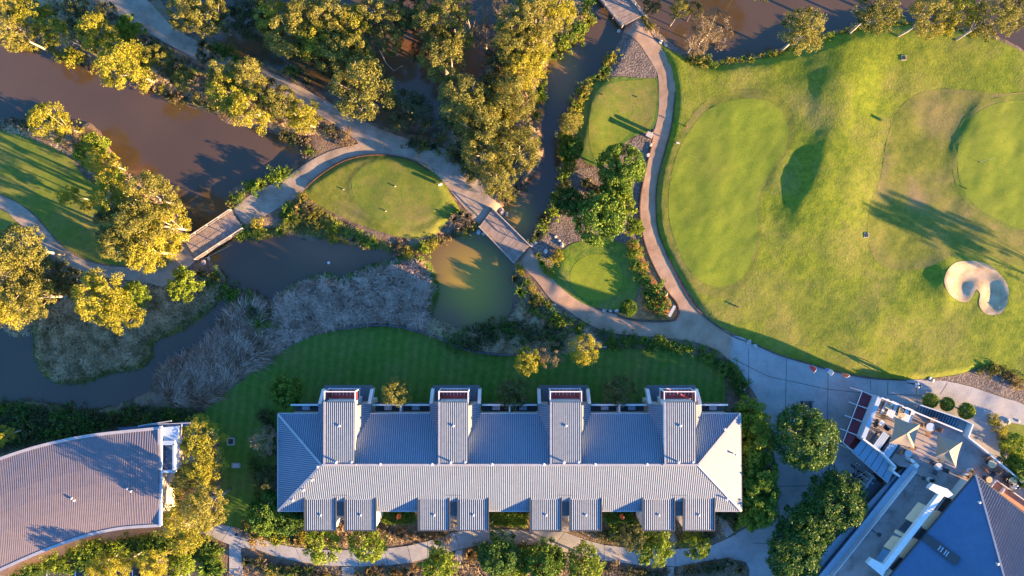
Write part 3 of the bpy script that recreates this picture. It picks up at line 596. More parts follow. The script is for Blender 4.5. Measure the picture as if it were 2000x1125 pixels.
# entry porches on the south side
PX = [(622,679),(695,752),(829,886),(901,957),(1033,1090),(1105,1163),(1238,1296),(1312,1369)]
for k, (x0, x1) in enumerate(PX):
    y0, y1 = 941.6, 1005; zt = 4.85
    m = MB(); m.slab([TZ(x0,y0,zt), TZ(x1,y0,zt), TZ(x1,y1,zt-.08), TZ(x0,y1,zt-.08)], 0.20); o = m.build('porch_roof', M['roof2'], villa)
    ribs('roof_ribs', [TZ(x0+3,y0+2,zt), TZ(x1-2,y0+2,zt), TZ(x1-2,y1-.5,zt-.08), TZ(x0+3,y1-.5,zt-.08)], 14, o, M['rib2'], 0.085, 0.016, 0.004)
    m = MB(); m.bar(TZ(x0,y0,zt+.04), TZ(x1,y0,zt+.04), 0.16, 0.07)
    for xx in (x0, x1): m.bar(TZ(xx,y0,zt), TZ(xx,y1,zt-.08), 0.10, 0.16)
    m.bar(TZ(x0,y1,zt-.12), TZ(x1,y1,zt-.12), 0.10, 0.12); m.build('fascia', M['darkmetal'], villa)
    m = MB(); m.prism([tuple(TZ(x0+2,y0)[:2]), tuple(TZ(x1-2,y0)[:2]), tuple(TZ(x1-2,y1-2)[:2]), tuple(TZ(x0+2,y1-2)[:2])], -0.1, zt-.29); m.build('porch_wall', M['white'], villa)
    m = MB(); m.box(TZ((x0+x1)/2,y1-1.6,1.1), (0.9,0.08,2.1)); d = m.build('door', M['darkmetal'], villa)
    m = MB(); m.box(TZ((x0+x1)/2,y1-1.6,3.6), (1.2,0.08,0.9)); m.build('window', M['glass'], villa)
    c = TZ((x0+x1)/2+1,(y0+y1)/2+3,zt-.04); v = MB(); v.lathe(c, [(0.07,0),(0.11,0.03),(0.11,0.07),(0.02,0.09)], 8); v.build('roof_vent', M['white'], villa)
for x0, x1 in ((679,695),(886,901),(1090,1105),(1296,1312)):
    m = MB(); m.bar(TZ(x0-6,938.5,4.97), TZ(x1+6,938.5,4.97), 0.08, 0.12); m.build('gap_fascia', M['darkmetal'], villa)
    m = MB(); m.prism([tuple(TZ(x0,941)[:2]), tuple(TZ(x1,941)[:2]), tuple(TZ(x1,978)[:2]), tuple(TZ(x0,978)[:2])], 4.8, 4.9) ; m.v = [(v[0], v[1], v[2]-0.15) for v in m.v]; m.build('gap_roof', M['darkmetal'], villa)

# ---- curved roof building, lower left
ZC = 4.2
curved = empty('curved_hall', T(150, 960), 'large building with a curved lilac grey ribbed metal roof in the lower left corner', 'building')
TOP = smooth_poly([(-90,935),(-40,912),(0,896),(60,876),(120,861),(180,850),(240,843),(313,836)], 5, False)
BOT = smooth_poly([(-90,1155),(-40,1132),(0,1113),(60,1086),(120,1062),(180,1043),(240,1031),(313,1026)], 5, False)
tp = [W(x, y, ZC+0.25) for x, y in TOP]; bt = [W(x, y, ZC) for x, y in BOT]; n = len(tp)
m = MB(); nn = 6; vs = []
for i in range(n):
    for j in range(nn+1):
        t = j/nn; p = lerp(tp[i], bt[i], t); p.z += 0.35*math.sin(math.pi*t); vs.append(p)
for z in (0, -0.15):
    m.add([(v[0], v[1], v[2]+z) for v in vs], [(i*(nn+1)+j, (i+1)*(nn+1)+j, (i+1)*(nn+1)+j+1, i*(nn+1)+j+1)[::(1 if z else -1)] for i in range(n-1) for j in range(nn)])
rf = m.build('roof', M['oldroof'], curved, True)
m = MB(); NR = 118
for i in range(NR):
    t = (i+0.5)/NR*(n-1); k = min(int(t), n-2); f = t-k; a = lerp(tp[k], tp[k+1], f); b = lerp(bt[k], bt[k+1], f); d = (b-a).normalized(); s = Vector((-d.y, d.x, 0))*0.035
    ps = []
    for j in range(nn+1):
        p = lerp(a, b, j/nn); p.z += 0.35*math.sin(math.pi*j/nn)+0.004; ps.append(p)
    vv = []; ff = []
    for p in ps: vv += [p-s, p+Vector((0,0,.014)), p+s]
    for j in range(nn): ff += [(3*j,3*j+1,3*j+4,3*j+3),(3*j+1,3*j+2,3*j+5,3*j+4)]
    m.add(vv, ff)
tag(m.build('roof_ribs', M['oldrib'], rf), kind='stuff')
m = MB()
for L_, off in ((tp, 0.02), (bt, 0.0)):
    for i in range(n-1): m.bar(L_[i]+Vector((0,0,off)), L_[i+1]+Vector((0,0,off)), 0.26, 0.14)
m.bar(tp[-1]+Vector((0,0,.08)), bt[-1]+Vector((0,0,.08)), 0.28, 0.2)
m.build('fascia', M['cap'], curved)
m = MB(); m.prism([(p.x*1.0, p.y-0.5) for p in tp[:-1]]+[(tp[-1].x-0.4, tp[-1].y-0.5), (bt[-1].x-0.4, bt[-1].y+0.5)]+[(p.x, p.y+0.5) for p in bt[:-1][::-1]], -0.1, ZC-0.25); m.build('wall', M['cream'], curved)
m = MB(); m.slab([W(316,835,4.3), W(350,832,4.3), W(348,862,4.25), W(316,863,4.25)], 0.15); m.build('annex_roof', M['bluewall'], curved)
m = MB(); m.prism([tuple(W(318,838,4)[:2]), tuple(W(347,836,4)[:2]), tuple(W(345,918,4)[:2]), tuple(W(318,920,4)[:2])], -0.1, 3.6); m.build('annex_wall', M['cream'], curved)
m = MB(); m.slab([W(316,868,3.7), W(343,868,3.7), W(343,919,3.7), W(316,919,3.7)], 0.1); m.build('box_gutter_floor', M['darkblue'], curved)
m = MB()
for a, b in (((316,866),(343,866)),((341.5,866),(341.5,920)),((316,920),(343,920)),((316,862),(343,862))): m.bar(W(*a,4.2), W(*b,4.2), 0.2, 0.5)
m.bar(W(314.5,832,4.45), W(314.5,1026,4.3), 0.2, 0.25); m.build('parapet', M['bluewall'], curved)
m = MB(); m.bar(W(290,829,4.2), W(372,826,4.2), 0.07, 0.07); m.bar(W(270,832,4.2), W(335,822,4.2), 0.09, 0.09); m.bar(W(355,828,4.2), W(353,866,4.2), 0.08, 0.08); m.build('sunshade_beam', M['cap'], curved)
m = MB(); m.slab([W(238,842,3.8), W(230,836,3.8), W(372,824,3.8), W(372,832,3.8)], 0.08); m.build('sunshade_panel', M['darkblue'], curved)
m = MB(); m.slab([W(318,925,1.9), W(334,924,1.9), W(330,1000,1.9), W(319,1003,1.9)], 0.1); m.build('side_awning', M['white'], curved)
for px, py in ((148,976),(143,972),(258,958),(251,953)):
    c = W(px,py,4.5); v = MB(); v.lathe(c, [(0.06,0),(0.06,0.25),(0.1,0.26),(0.1,0.3),(0.02,0.34)], 8); v.build('roof_vent', M['white'], curved)

# ---- clubhouse in the lower right corner
club = empty('clubhouse', T(1850, 1000), 'clubhouse with raised timber terrace, white parapets and large hipped roof, lower right corner', 'building')
ZT = 2.7
deckp = [(1720,776),(1800,809),(1869,835),(1893,855),(1925,880),(2000,945),(2140,1060),(2140,1300),(1480,1300),(1625,1125),(1791,916),(1757,911),(1686,856)]
m = MB(); m.prism([tuple(W(x,y,ZT)[:2]) for x, y in deckp], -0.1, ZT); m.build('terrace_deck', M['deck'], club)
# deck boards lines (thin dark gaps between board runs)
# parapets
def wallrun(name, pts, z0, z1, w, mat, parent=club):
    m = MB(); zc = (z0+z1)/2
    for i in range(len(pts)-1): m.bar(W(*pts[i], z1)+Vector((0,0,zc-z1)), W(*pts[i+1], z1)+Vector((0,0,zc-z1)), w, z1-z0)
    return m.build(name, mat, parent)
wallrun('parapet', [(1719,775),(1686,857)], 2.0, 3.5, 0.40, M['bluewall'])
wallrun('parapet', [(1686,857),(1725,886),(1750,912),(1744,920),(1758,931)], 2.0, 3.52, 0.16, M['white'])
wallrun('parapet', [(1722,777),(1800,810),(1880,843)], 2.72, 3.55, 0.12, M['white'])
wallrun('parapet', [(1901,829),(1892,854),(1925,880),(2000,944),(2130,1054)], 2.72, 3.55, 0.12, M['white'])
wallrun('stair_wall', [(1798,791),(1878,818),(1901,829)], 1.2, 3.3, 0.10, M['bluewall'])
m = MB(); m.slab([W(1877,818,2.74), W(1900,829,2.74), W(1891,853,2.74), W(1869,836,2.74)], 0.2); m.build('stair_landing', M['concrete'], club)
st = MB(); st.slab([W(1796,792,0.4), W(1877,819,2.5), W(1869,836,2.5), W(1792,811,0.4)], 0.2); st.build('stair_flight', M['darkblue'], club)
for i in range(15):
    t0 = (i+0.15)/15; t1 = (i+0.70)/15
    A = lambda t: Vector((lerp(1796,1876,t), lerp(792.5,819,t))); Bq = lambda t: Vector((lerp(1790,1868,t), lerp(811,835,t))); z = 0.45+2.15*t1
    q = [W(*A(t0),z), W(*A(t1),z), W(*Bq(t1),z), W(*Bq(t0),z)]; m = MB(); m.slab(q, 0.05); m.build('tread', M['bluewall'], club)
# red floored lower terrace with white frame
m = MB(); m.prism([tuple(W(x,y,0.3)[:2]) for x, y in ((1684,765),(1718,778),(1686,857),(1665,880),(1647,864))], -0.1, 0.22); m.build('lower_terrace_floor', M['redfabric'], club)
fr = [(1684,764),(1647,864),(1665,880)]
m = MB()
for a, b in (((1684,764),(1646,864)),((1646,864),(1665,880)),((1684,764),(1718,777)),((1658,785),(1708,803)),((1650,811),(1698,828)),((1641,837),(1688,856))): m.bar(W(*a,2.6), W(*b,2.6), 0.06, 0.06)
for p in ((1684,764),(1646,864),(1665,880)): m.bar(W(*p,2.6)*1.0, Vector((W(*p,2.6).x, W(*p,2.6).y, 0)), 0.1)
m.build('awning_frame', M['white'], club)
pan = [((1683,766),(1715,779),(1706,801),(1674,789)),((1673,792),(1705,804),(1696,827),(1664,815)),((1663,818),(1695,830),(1687,854),(1655,841)),((1654,843),(1684,857),(1664,878),(1648,863))]
for q in pan:
    m = MB(); a, b, c, d = [Vector(p) for p in q]; b2 = lerp(a, b, 0.62); c2 = lerp(d, c, 0.62)
    m.slab([W(*a,2.5), W(*b2,2.5), W(*c2,2.5), W(*d,2.5)], 0.03); m.build('awning_panel', M['redfabric'], club)
# blue glass canopy, six panes
ca = [Vector((1684,857)), Vector((1750,914))]; cb = [Vector((1665,881)), Vector((1735,943))]
for i in range(6):
    t0 = i/6+0.008; t1 = (i+1)/6-0.008; q = [lerp(ca[0],ca[1],t0), lerp(ca[0],ca[1],t1), lerp(cb[0],cb[1],t1), lerp(cb[0],cb[1],t0)]
    m = MB(); m.slab([W(*q[0],2.75), W(*q[1],2.75), W(*q[2],2.45), W(*q[3],2.45)], 0.04); m.build('canopy_pane', M['bluegl'], club)
wallrun('canopy_beam', [(1664,882),(1735,944)], 2.3, 2.5, 0.1, M['cap'])
# facade running to the lower left
m = MB(); m.slab([W(1780,906,2.75), W(1794,917,2.75), W(1560,1206,2.75), W(1545,1192,2.75)], 0.15); m.build('parapet_top', M['bluewall'], club)
wallrun('balustrade', [(1791,921),(1700,1035),(1563,1206)], 2.7, 3.35, 0.07, M['white'])
m = MB(); m.slab([W(1775,905,2.2), W(1782,911,2.2), W(1545,1205,2.2), W(1535,1195,2.2)], 0.12); m.build('gutter', M['darkblue'], club)
m = MB(); m.slab([W(1752,925,2.0), W(1776,906,2.0), W(1536,1204,2.0), W(1510,1185,2.0)], 0.2); m.build('ledge', M['bluewall'], club)
m = MB(); m.slab([W(1777,897,3.6), W(1782,896,3.6), W(1796,909,3.6), W(1791,915,3.6)], 1.0); m.build('end_pier', M['white'], club)
m = MB(); m.slab([W(1704,932,0.9), W(1722,945,0.9), W(1690,990,0.9), W(1676,974,0.9)], 0.7); m.build('ramp', M['slatewall'], club)
wallrun('ramp_wall', [(1707,929),(1678,972),(1650,1010)], 0.0, 1.2, 0.15, M['bluewall'])
# white L-shaped parapet
wallrun('screen_wall', [(1843,962),(1728,1110)], 4.45, 4.9, 0.48, M['white'])
m = MB(); m.slab([W(1814,955,4.92), W(1823,945,4.92), W(1851,955,4.92), W(1862,966,4.92), W(1852,972,4.92), W(1834,966,4.92)], 0.5); m.build('screen_wall_end', M['white'], club)
m = MB(); m.slab([W(1694,1101,4.92), W(1703,1091,4.92), W(1724,1102,4.92), W(1735,1106,4.92), W(1724,1126,4.92)], 0.5); m.build('screen_wall_end', M['white'], club)
for q in (((1794,981),(1815,990),(1786,1022),(1768,1013)), ((1824,996),(1838,1002),(1813,1035),(1799,1027)), ((1744,1046),(1765,1052),(1742,1076),(1726,1067)), ((1781,1051),(1793,1056),(1767,1090),(1755,1084)), ((1750,1034),(1772,1046),(1768,1052),(1746,1040))):
    m = MB(); m.slab([W(*p,4.0) for p in q], 0.06); m.build('ply_panel', M['ply'], club)
for q in (((1771,1016),(1785,1023),(1770,1042),(1756,1034)), ((1800,1031),(1811,1036),(1797,1056),(1784,1049))):
    m = MB(); m.slab([W(*p,3.9) for p in q], 0.06); m.build('dark_panel', M['darkmetal'], club)
for q in (((1725,1071),(1742,1078),(1724,1103),(1711,1093)), ((1751,1039),(1757,1043),(1752,1050),(1746,1047))):
    m = MB(); m.slab([W(*p,3.9) for p in q], 0.06); m.build('glass_panel', M['bluegl'], club)
for a0, a1, b0, b1, nb in ((Vector((1848,971)), Vector((1830,996)), Vector((1859,975)), Vector((1842,1001)), 4), (Vector((1757,1088)), Vector((1737,1110)), Vector((1768,1092)), Vector((1746,1117)), 4)):
    m = MB(); m.slab([W(*a0,3.5), W(*b0,3.5), W(*b1,3.5), W(*a1,3.5)], 0.05); m.build('louvre_back', M['bluewall'], club)
    for i in range(nb):
        t = (i+0.5)/nb; m = MB(); m.bar(W(*lerp(a0,b0,t),3.65), W(*lerp(a1,b1,t),3.65), 0.09, 0.12); m.build('louvre', M['darkmetal'], club)
# hipped roof
ZH = 4.6; ZP = 7.4
apex = W(1905,927,ZH); left = W(1700,1172,ZH); right = W(2140,1115,ZH); peak = W(1985,1215,ZP)
nl = MB(); nl.slab([apex, left, W(1700,1400,ZH+1.2), peak], 0.12); rl = nl.build('roof_slope', M['darkblue'], club)  # slope turned from the sun: its blue shade is put into the colour
nr = MB(); nr.slab([apex, peak, peak+(right-apex)*0.95, right], 0.12); rr_ = nr.build('roof_slope', M['oldroof'], club)
e_dir = right-apex; ribs_clip('roof_ribs', [p+Vector((0,0,.003)) for p in (apex, peak, peak+(right-apex)*0.95, right)], (-e_dir.y, e_dir.x), 0.25, rr_, M['oldrib'], 0.09, 0.05)
m = MB(); m.bar(apex+Vector((0,0,.08)), peak+Vector((0,0,.08)), 0.16, 0.06); m.build('ridge_capping', M['cap'], club)
m = MB(); m.bar(apex+Vector((0,0,-.05)), left+Vector((0,0,-.05)), 0.14, 0.14); m.bar(apex+Vector((0,0,-.05)), right+Vector((0,0,-.05)), 0.14, 0.14); m.build('gutter', M['darkmetal'], club)
m = MB(); m.prism([(apex.x-.2, apex.y-.8), (left.x+1, left.y), (left.x+1, left.y-8), (right.x-1, right.y-10), (right.x-1, right.y-1)], ZT, ZH-0.15); m.build('wall', M['cream'], club)
def on_left(px, py):   # point on the shaded slope
    n2 = (left-apex).cross(peak-apex); cam_ = Vector((0,0,H)); dr = W(px,py,0)-cam_; t = (apex-cam_).dot(n2)/dr.dot(n2); return cam_+dr*t
q = [on_left(*p) for p in ((1809,1040),(1876,1090),(1865,1105),(1799,1054))]
m = MB(); m.slab([p+Vector((0,0,.07)) for p in q], 0.06); sk = m.build('roof_hatch_strip', M['darkmetal'], club)
for t in (0.45, 0.52, 0.62, 0.68):
    m = MB(); a = lerp(q[0], q[1], t); b = lerp(q[3], q[2], t); m.bar(lerp(a,b,.2)+Vector((0,0,.1)), lerp(a,b,.8)+Vector((0,0,.1)), 0.08, 0.05); m.build('hatch_bar', M['bluewall'], sk)
for px, py in ((1910.5,980),(1946,1100)):
    c = on_left(px,py); v = MB(); v.lathe(c, [(0.07,0),(0.07,0.2),(0.12,0.21),(0.12,0.25),(0.02,0.3)], 8); v.build('roof_vent', M['white'], club)
# salmon side deck right of the roof
m = MB(); m.slab([W(1937,951,2.9), W(1947,938,2.9), W(2012,985,2.9), W(2090,1040,2.9), W(2080,1060,2.9)], 0.15); m.build('side_deck', M['salmon'], club)
wallrun('side_deck_rail', [(1937,951),(1947,938),(2010,983),(2090,1038)], 2.9, 3.3, 0.07, M['white'])
wallrun('side_deck_rail', [(1965,953),(1957,964)], 2.9, 3.3, 0.07, M['white'])
# ------------------------------------------------------------ vegetation
LM = {
 'gum':   leafmat('olive_gum_leaves', (0.09,0.10,0.018), (0.205,0.195,0.035), (0.35,0.31,0.065)),
 'gold':  leafmat('yellow_gum_leaves', (0.14,0.15,0.012), (0.30,0.28,0.022), (0.45,0.40,0.05)),
 'pale':  leafmat('pale_dry_leaves', (0.12,0.085,0.05), (0.22,0.165,0.09), (0.32,0.25,0.15)),
 'broad': leafmat('bright_green_leaves', (0.05,0.10,0.012), (0.11,0.19,0.02), (0.19,0.27,0.03)),
 'lime':  leafmat('lime_leaves', (0.09,0.15,0.012), (0.18,0.25,0.02), (0.28,0.33,0.03)),
 'fig':   leafmat('dark_glossy_leaves', (0.03,0.075,0.013), (0.062,0.128,0.02), (0.11,0.19,0.03)),
 'dark':  leafmat('dull_dark_leaves', (0.04,0.052,0.018), (0.09,0.10,0.032), (0.16,0.155,0.05)),
 'reed':  leafmat('dry_reed', (0.14,0.07,0.035), (0.38,0.245,0.165), (0.66,0.48,0.36), 0.15),
 'marsh': leafmat('marsh_grass', (0.17,0.12,0.045), (0.44,0.32,0.16), (0.70,0.54,0.33), 0.2),
 'rust':  leafmat('rusty_leaves', (0.11,0.065,0.02), (0.21,0.14,0.04), (0.31,0.23,0.07)),
}
M['palebark'] = surf('pale_gum_bark', [(0.30,0.25,0.20),(0.50,0.44,0.37)], 4, 0.8)
M['brownbark'] = surf('brown_bark', [(0.10,0.075,0.055),(0.20,0.155,0.115)], 5, 0.9)

def leaves(C, R, T_, n, size, seed, flat=0.75, asp=0.55, curl=0.0):
    """C clump centres, R radii, T_ tint per clump; n leaves per clump -> diamond leaves"""
    r = np.random.default_rng(seed); k = len(C); N = k*n
    c = np.repeat(C, n, 0); rad = np.repeat(R, n); tint = np.repeat(T_, n)
    d = r.normal(size=(N,3)); d /= np.linalg.norm(d, axis=1)[:,None]; rr = r.uniform(0.25, 1.0, N)**0.5
    p = c + d*(rad*rr)[:,None]*np.array([1,1,flat])
    a = r.normal(size=(N,3)); a[:,2] -= 0.3; a /= np.linalg.norm(a, axis=1)[:,None]
    b = np.cross(a, d+0.6*r.normal(size=(N,3))); b /= np.linalg.norm(b, axis=1)[:,None]+1e-9
    s = size*r.uniform(0.6, 1.4, N)[:,None]
    V = np.stack([p-a*s/2, p+b*s*asp/2, p+a*s/2, p-b*s*asp/2], 1).reshape(-1, 3)
    F = np.arange(N*4).reshape(N, 4)
    t = np.clip(tint+0.13*r.normal(size=N), 0, 1)
    return V, F, np.repeat(t, 4)
PROTO = {}
def make_tree_proto(kind, var, mat, R=2.0, Ht=7.0, nlimb=7, nclump=46, leafn=80, leaf=0.19, cr=(0.32, 0.62), trunk=0.11, bark='brownbark', dome=0.8, low=0.45, gap=0.0, lean=0.25):
    r = np.random.default_rng(hash_seed(kind)+var*17); rr = random.Random(hash_seed(kind)+var)
    m = MB(); top = Vector((rr.uniform(-lean, lean), rr.uniform(-lean, lean), Ht*low*1.15)); base = Vector((0, 0, -0.4))
    mid = lerp(base, top, 0.5)+Vector((rr.uniform(-.15,.15), rr.uniform(-.15,.15), 0))
    m.tube([base, mid, top], [trunk*1.25, trunk, trunk*0.75], 7)
    C = []; Rd = []; Tn = []
    for i in range(nlimb):
        a = 2*math.pi*(i+rr.uniform(-.3,.3))/nlimb; rad = R*rr.uniform(0.45, 0.92); zz = Ht*(1-rr.uniform(0.05, 0.42)*(rad/R))
        st = lerp(mid, top, rr.uniform(0.2, 1.0)); end = Vector((math.cos(a)*rad, math.sin(a)*rad, zz-0.3))
        md = lerp(st, end, 0.55)+Vector((0, 0, rr.uniform(-.2, .25)))
        m.tube([st, md, end], [trunk*0.5, trunk*0.32, trunk*0.1], 5)
        lt = rr.uniform(-0.12, 0.12)
        for q in range(nclump//nlimb):
            t = rr.uniform(0.35, 1.08); ctr = lerp(md, end, t) if t > 0.4 else lerp(st, md, t+.3)
            spread = R*0.30; p = ctr+Vector((rr.gauss(0, spread), rr.gauss(0, spread), rr.gauss(0, 0.35)))
            hr = math.hypot(p.x, p.y)
            if hr > R: p.x *= R/hr*rr.uniform(.85, 1); p.y *= R/hr*rr.uniform(.85, 1)
            hr = min(1, math.hypot(p.x, p.y)/R)
            zmax = Ht*(low+(1-low)*math.sqrt(max(0, 1-hr*hr*dome))); p.z = min(p.z, zmax); p.z = max(p.z, Ht*low*0.9)
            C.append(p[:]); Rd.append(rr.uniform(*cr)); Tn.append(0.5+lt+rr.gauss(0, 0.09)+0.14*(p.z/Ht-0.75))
    # top clumps
    for q in range(nclump//4):
        a = rr.uniform(0, 6.283); h = R*math.sqrt(rr.uniform(0, 0.8))
        zmax = Ht*(low+(1-low)*math.sqrt(max(0, 1-(h/R)**2*dome)))
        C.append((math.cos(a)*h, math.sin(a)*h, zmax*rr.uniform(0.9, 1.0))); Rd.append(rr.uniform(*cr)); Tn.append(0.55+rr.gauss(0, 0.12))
    V, F, t = leaves(np.array(C), np.array(Rd), np.array(Tn), leafn, leaf, var*7+hash_seed(kind))
    cm = mesh_np(kind+'_crown', V, F, False, {'tint': t}); cm.materials.append(mat)
    tm = m.mesh(kind+'_trunk', True); tm.materials.append(M[bark])
    return cm, tm
def hash_seed(s): return sum(ord(c)*(i+1) for i, c in enumerate(s)) % 9973
KS = {
 'gum':   dict(n=6, mat='gum', nclump=78, leafn=110, leaf=0.125, cr=(0.20,0.52), bark='palebark', low=0.42, Ht=7.5),
 'gold':  dict(n=5, mat='gold', nclump=80, leafn=105, leaf=0.13, cr=(0.22,0.52), bark='palebark', low=0.45, Ht=7.0),
 'pale':  dict(n=2, mat='pale', nclump=60, leafn=70, leaf=0.11, cr=(0.22,0.45), bark='palebark', low=0.40, Ht=7.0),
 'broad': dict(n=4, mat='broad', nclump=115, leafn=80, leaf=0.19, cr=(0.24,0.46), dome=0.9, low=0.35, Ht=5.0),
 'lime':  dict(n=3, mat='lime', nclump=70, leafn=70, leaf=0.19, cr=(0.24,0.46), dome=0.9, low=0.35, Ht=4.5),
 'fig':   dict(n=3, mat='fig', nclump=120, leafn=90, leaf=0.17, cr=(0.26,0.48), dome=0.95, low=0.30, Ht=5.5, nlimb=10),
 'dark':  dict(n=3, mat='dark', nclump=56, leafn=65, leaf=0.17, cr=(0.24,0.48), low=0.4, Ht=6.0),
}
for kd, kw in KS.items():
    kw = dict(kw); n = kw.pop('n'); mt = LM[kw.pop('mat')]
    PROTO[kd] = (kw['Ht'], [make_tree_proto(kd, v, mt, **kw) for v in range(n)])
cnt = {}
NAMES = {'gum':'gum_tree','gold':'golden_tree','pale':'pale_tree','broad':'leafy_tree','lime':'lime_green_tree','fig':'dense_tree','dark':'dark_tree'}
def tree(px, py, rpx, kind, label, h=None, group=None, sq=1.0, ang=None):
    Ht, pr = PROTO[kind]; k = cnt.get(kind, 0); cnt[kind] = k+1; cm, tm = pr[k % len(pr)]
    if h is None: h = {'gum':8.0,'gold':7.0,'pale':6.5,'broad':5.0,'lime':4.2,'fig':5.2,'dark':6.0}[kind]*(0.55+0.45*min(1.3, rpx/38))
    sz = h/Ht; zc = h*0.74; p = W(px, py, zc); gx, gy = p.x/S+1000, 562.5-p.y/S
    rm = rpx*S*(H-zc)/H/2.0*1.16
    root = empty(NAMES[kind], (p.x, p.y, max(gz(gx, gy), -0.62)), label, 'tree', group, rz=(rnd.uniform(0, 6.28) if ang is None else ang))
    for nm, me in (('crown', cm), ('trunk', tm)):
        o = bpy.data.objects.new(nm, me); COL.objects.link(o); o.parent = root; o.scale = (rm*sq, rm/sq, sz)
    return root
gA, gB = 'trees of the swamp forest along the top', 'trees between the left pond and the gravel track'
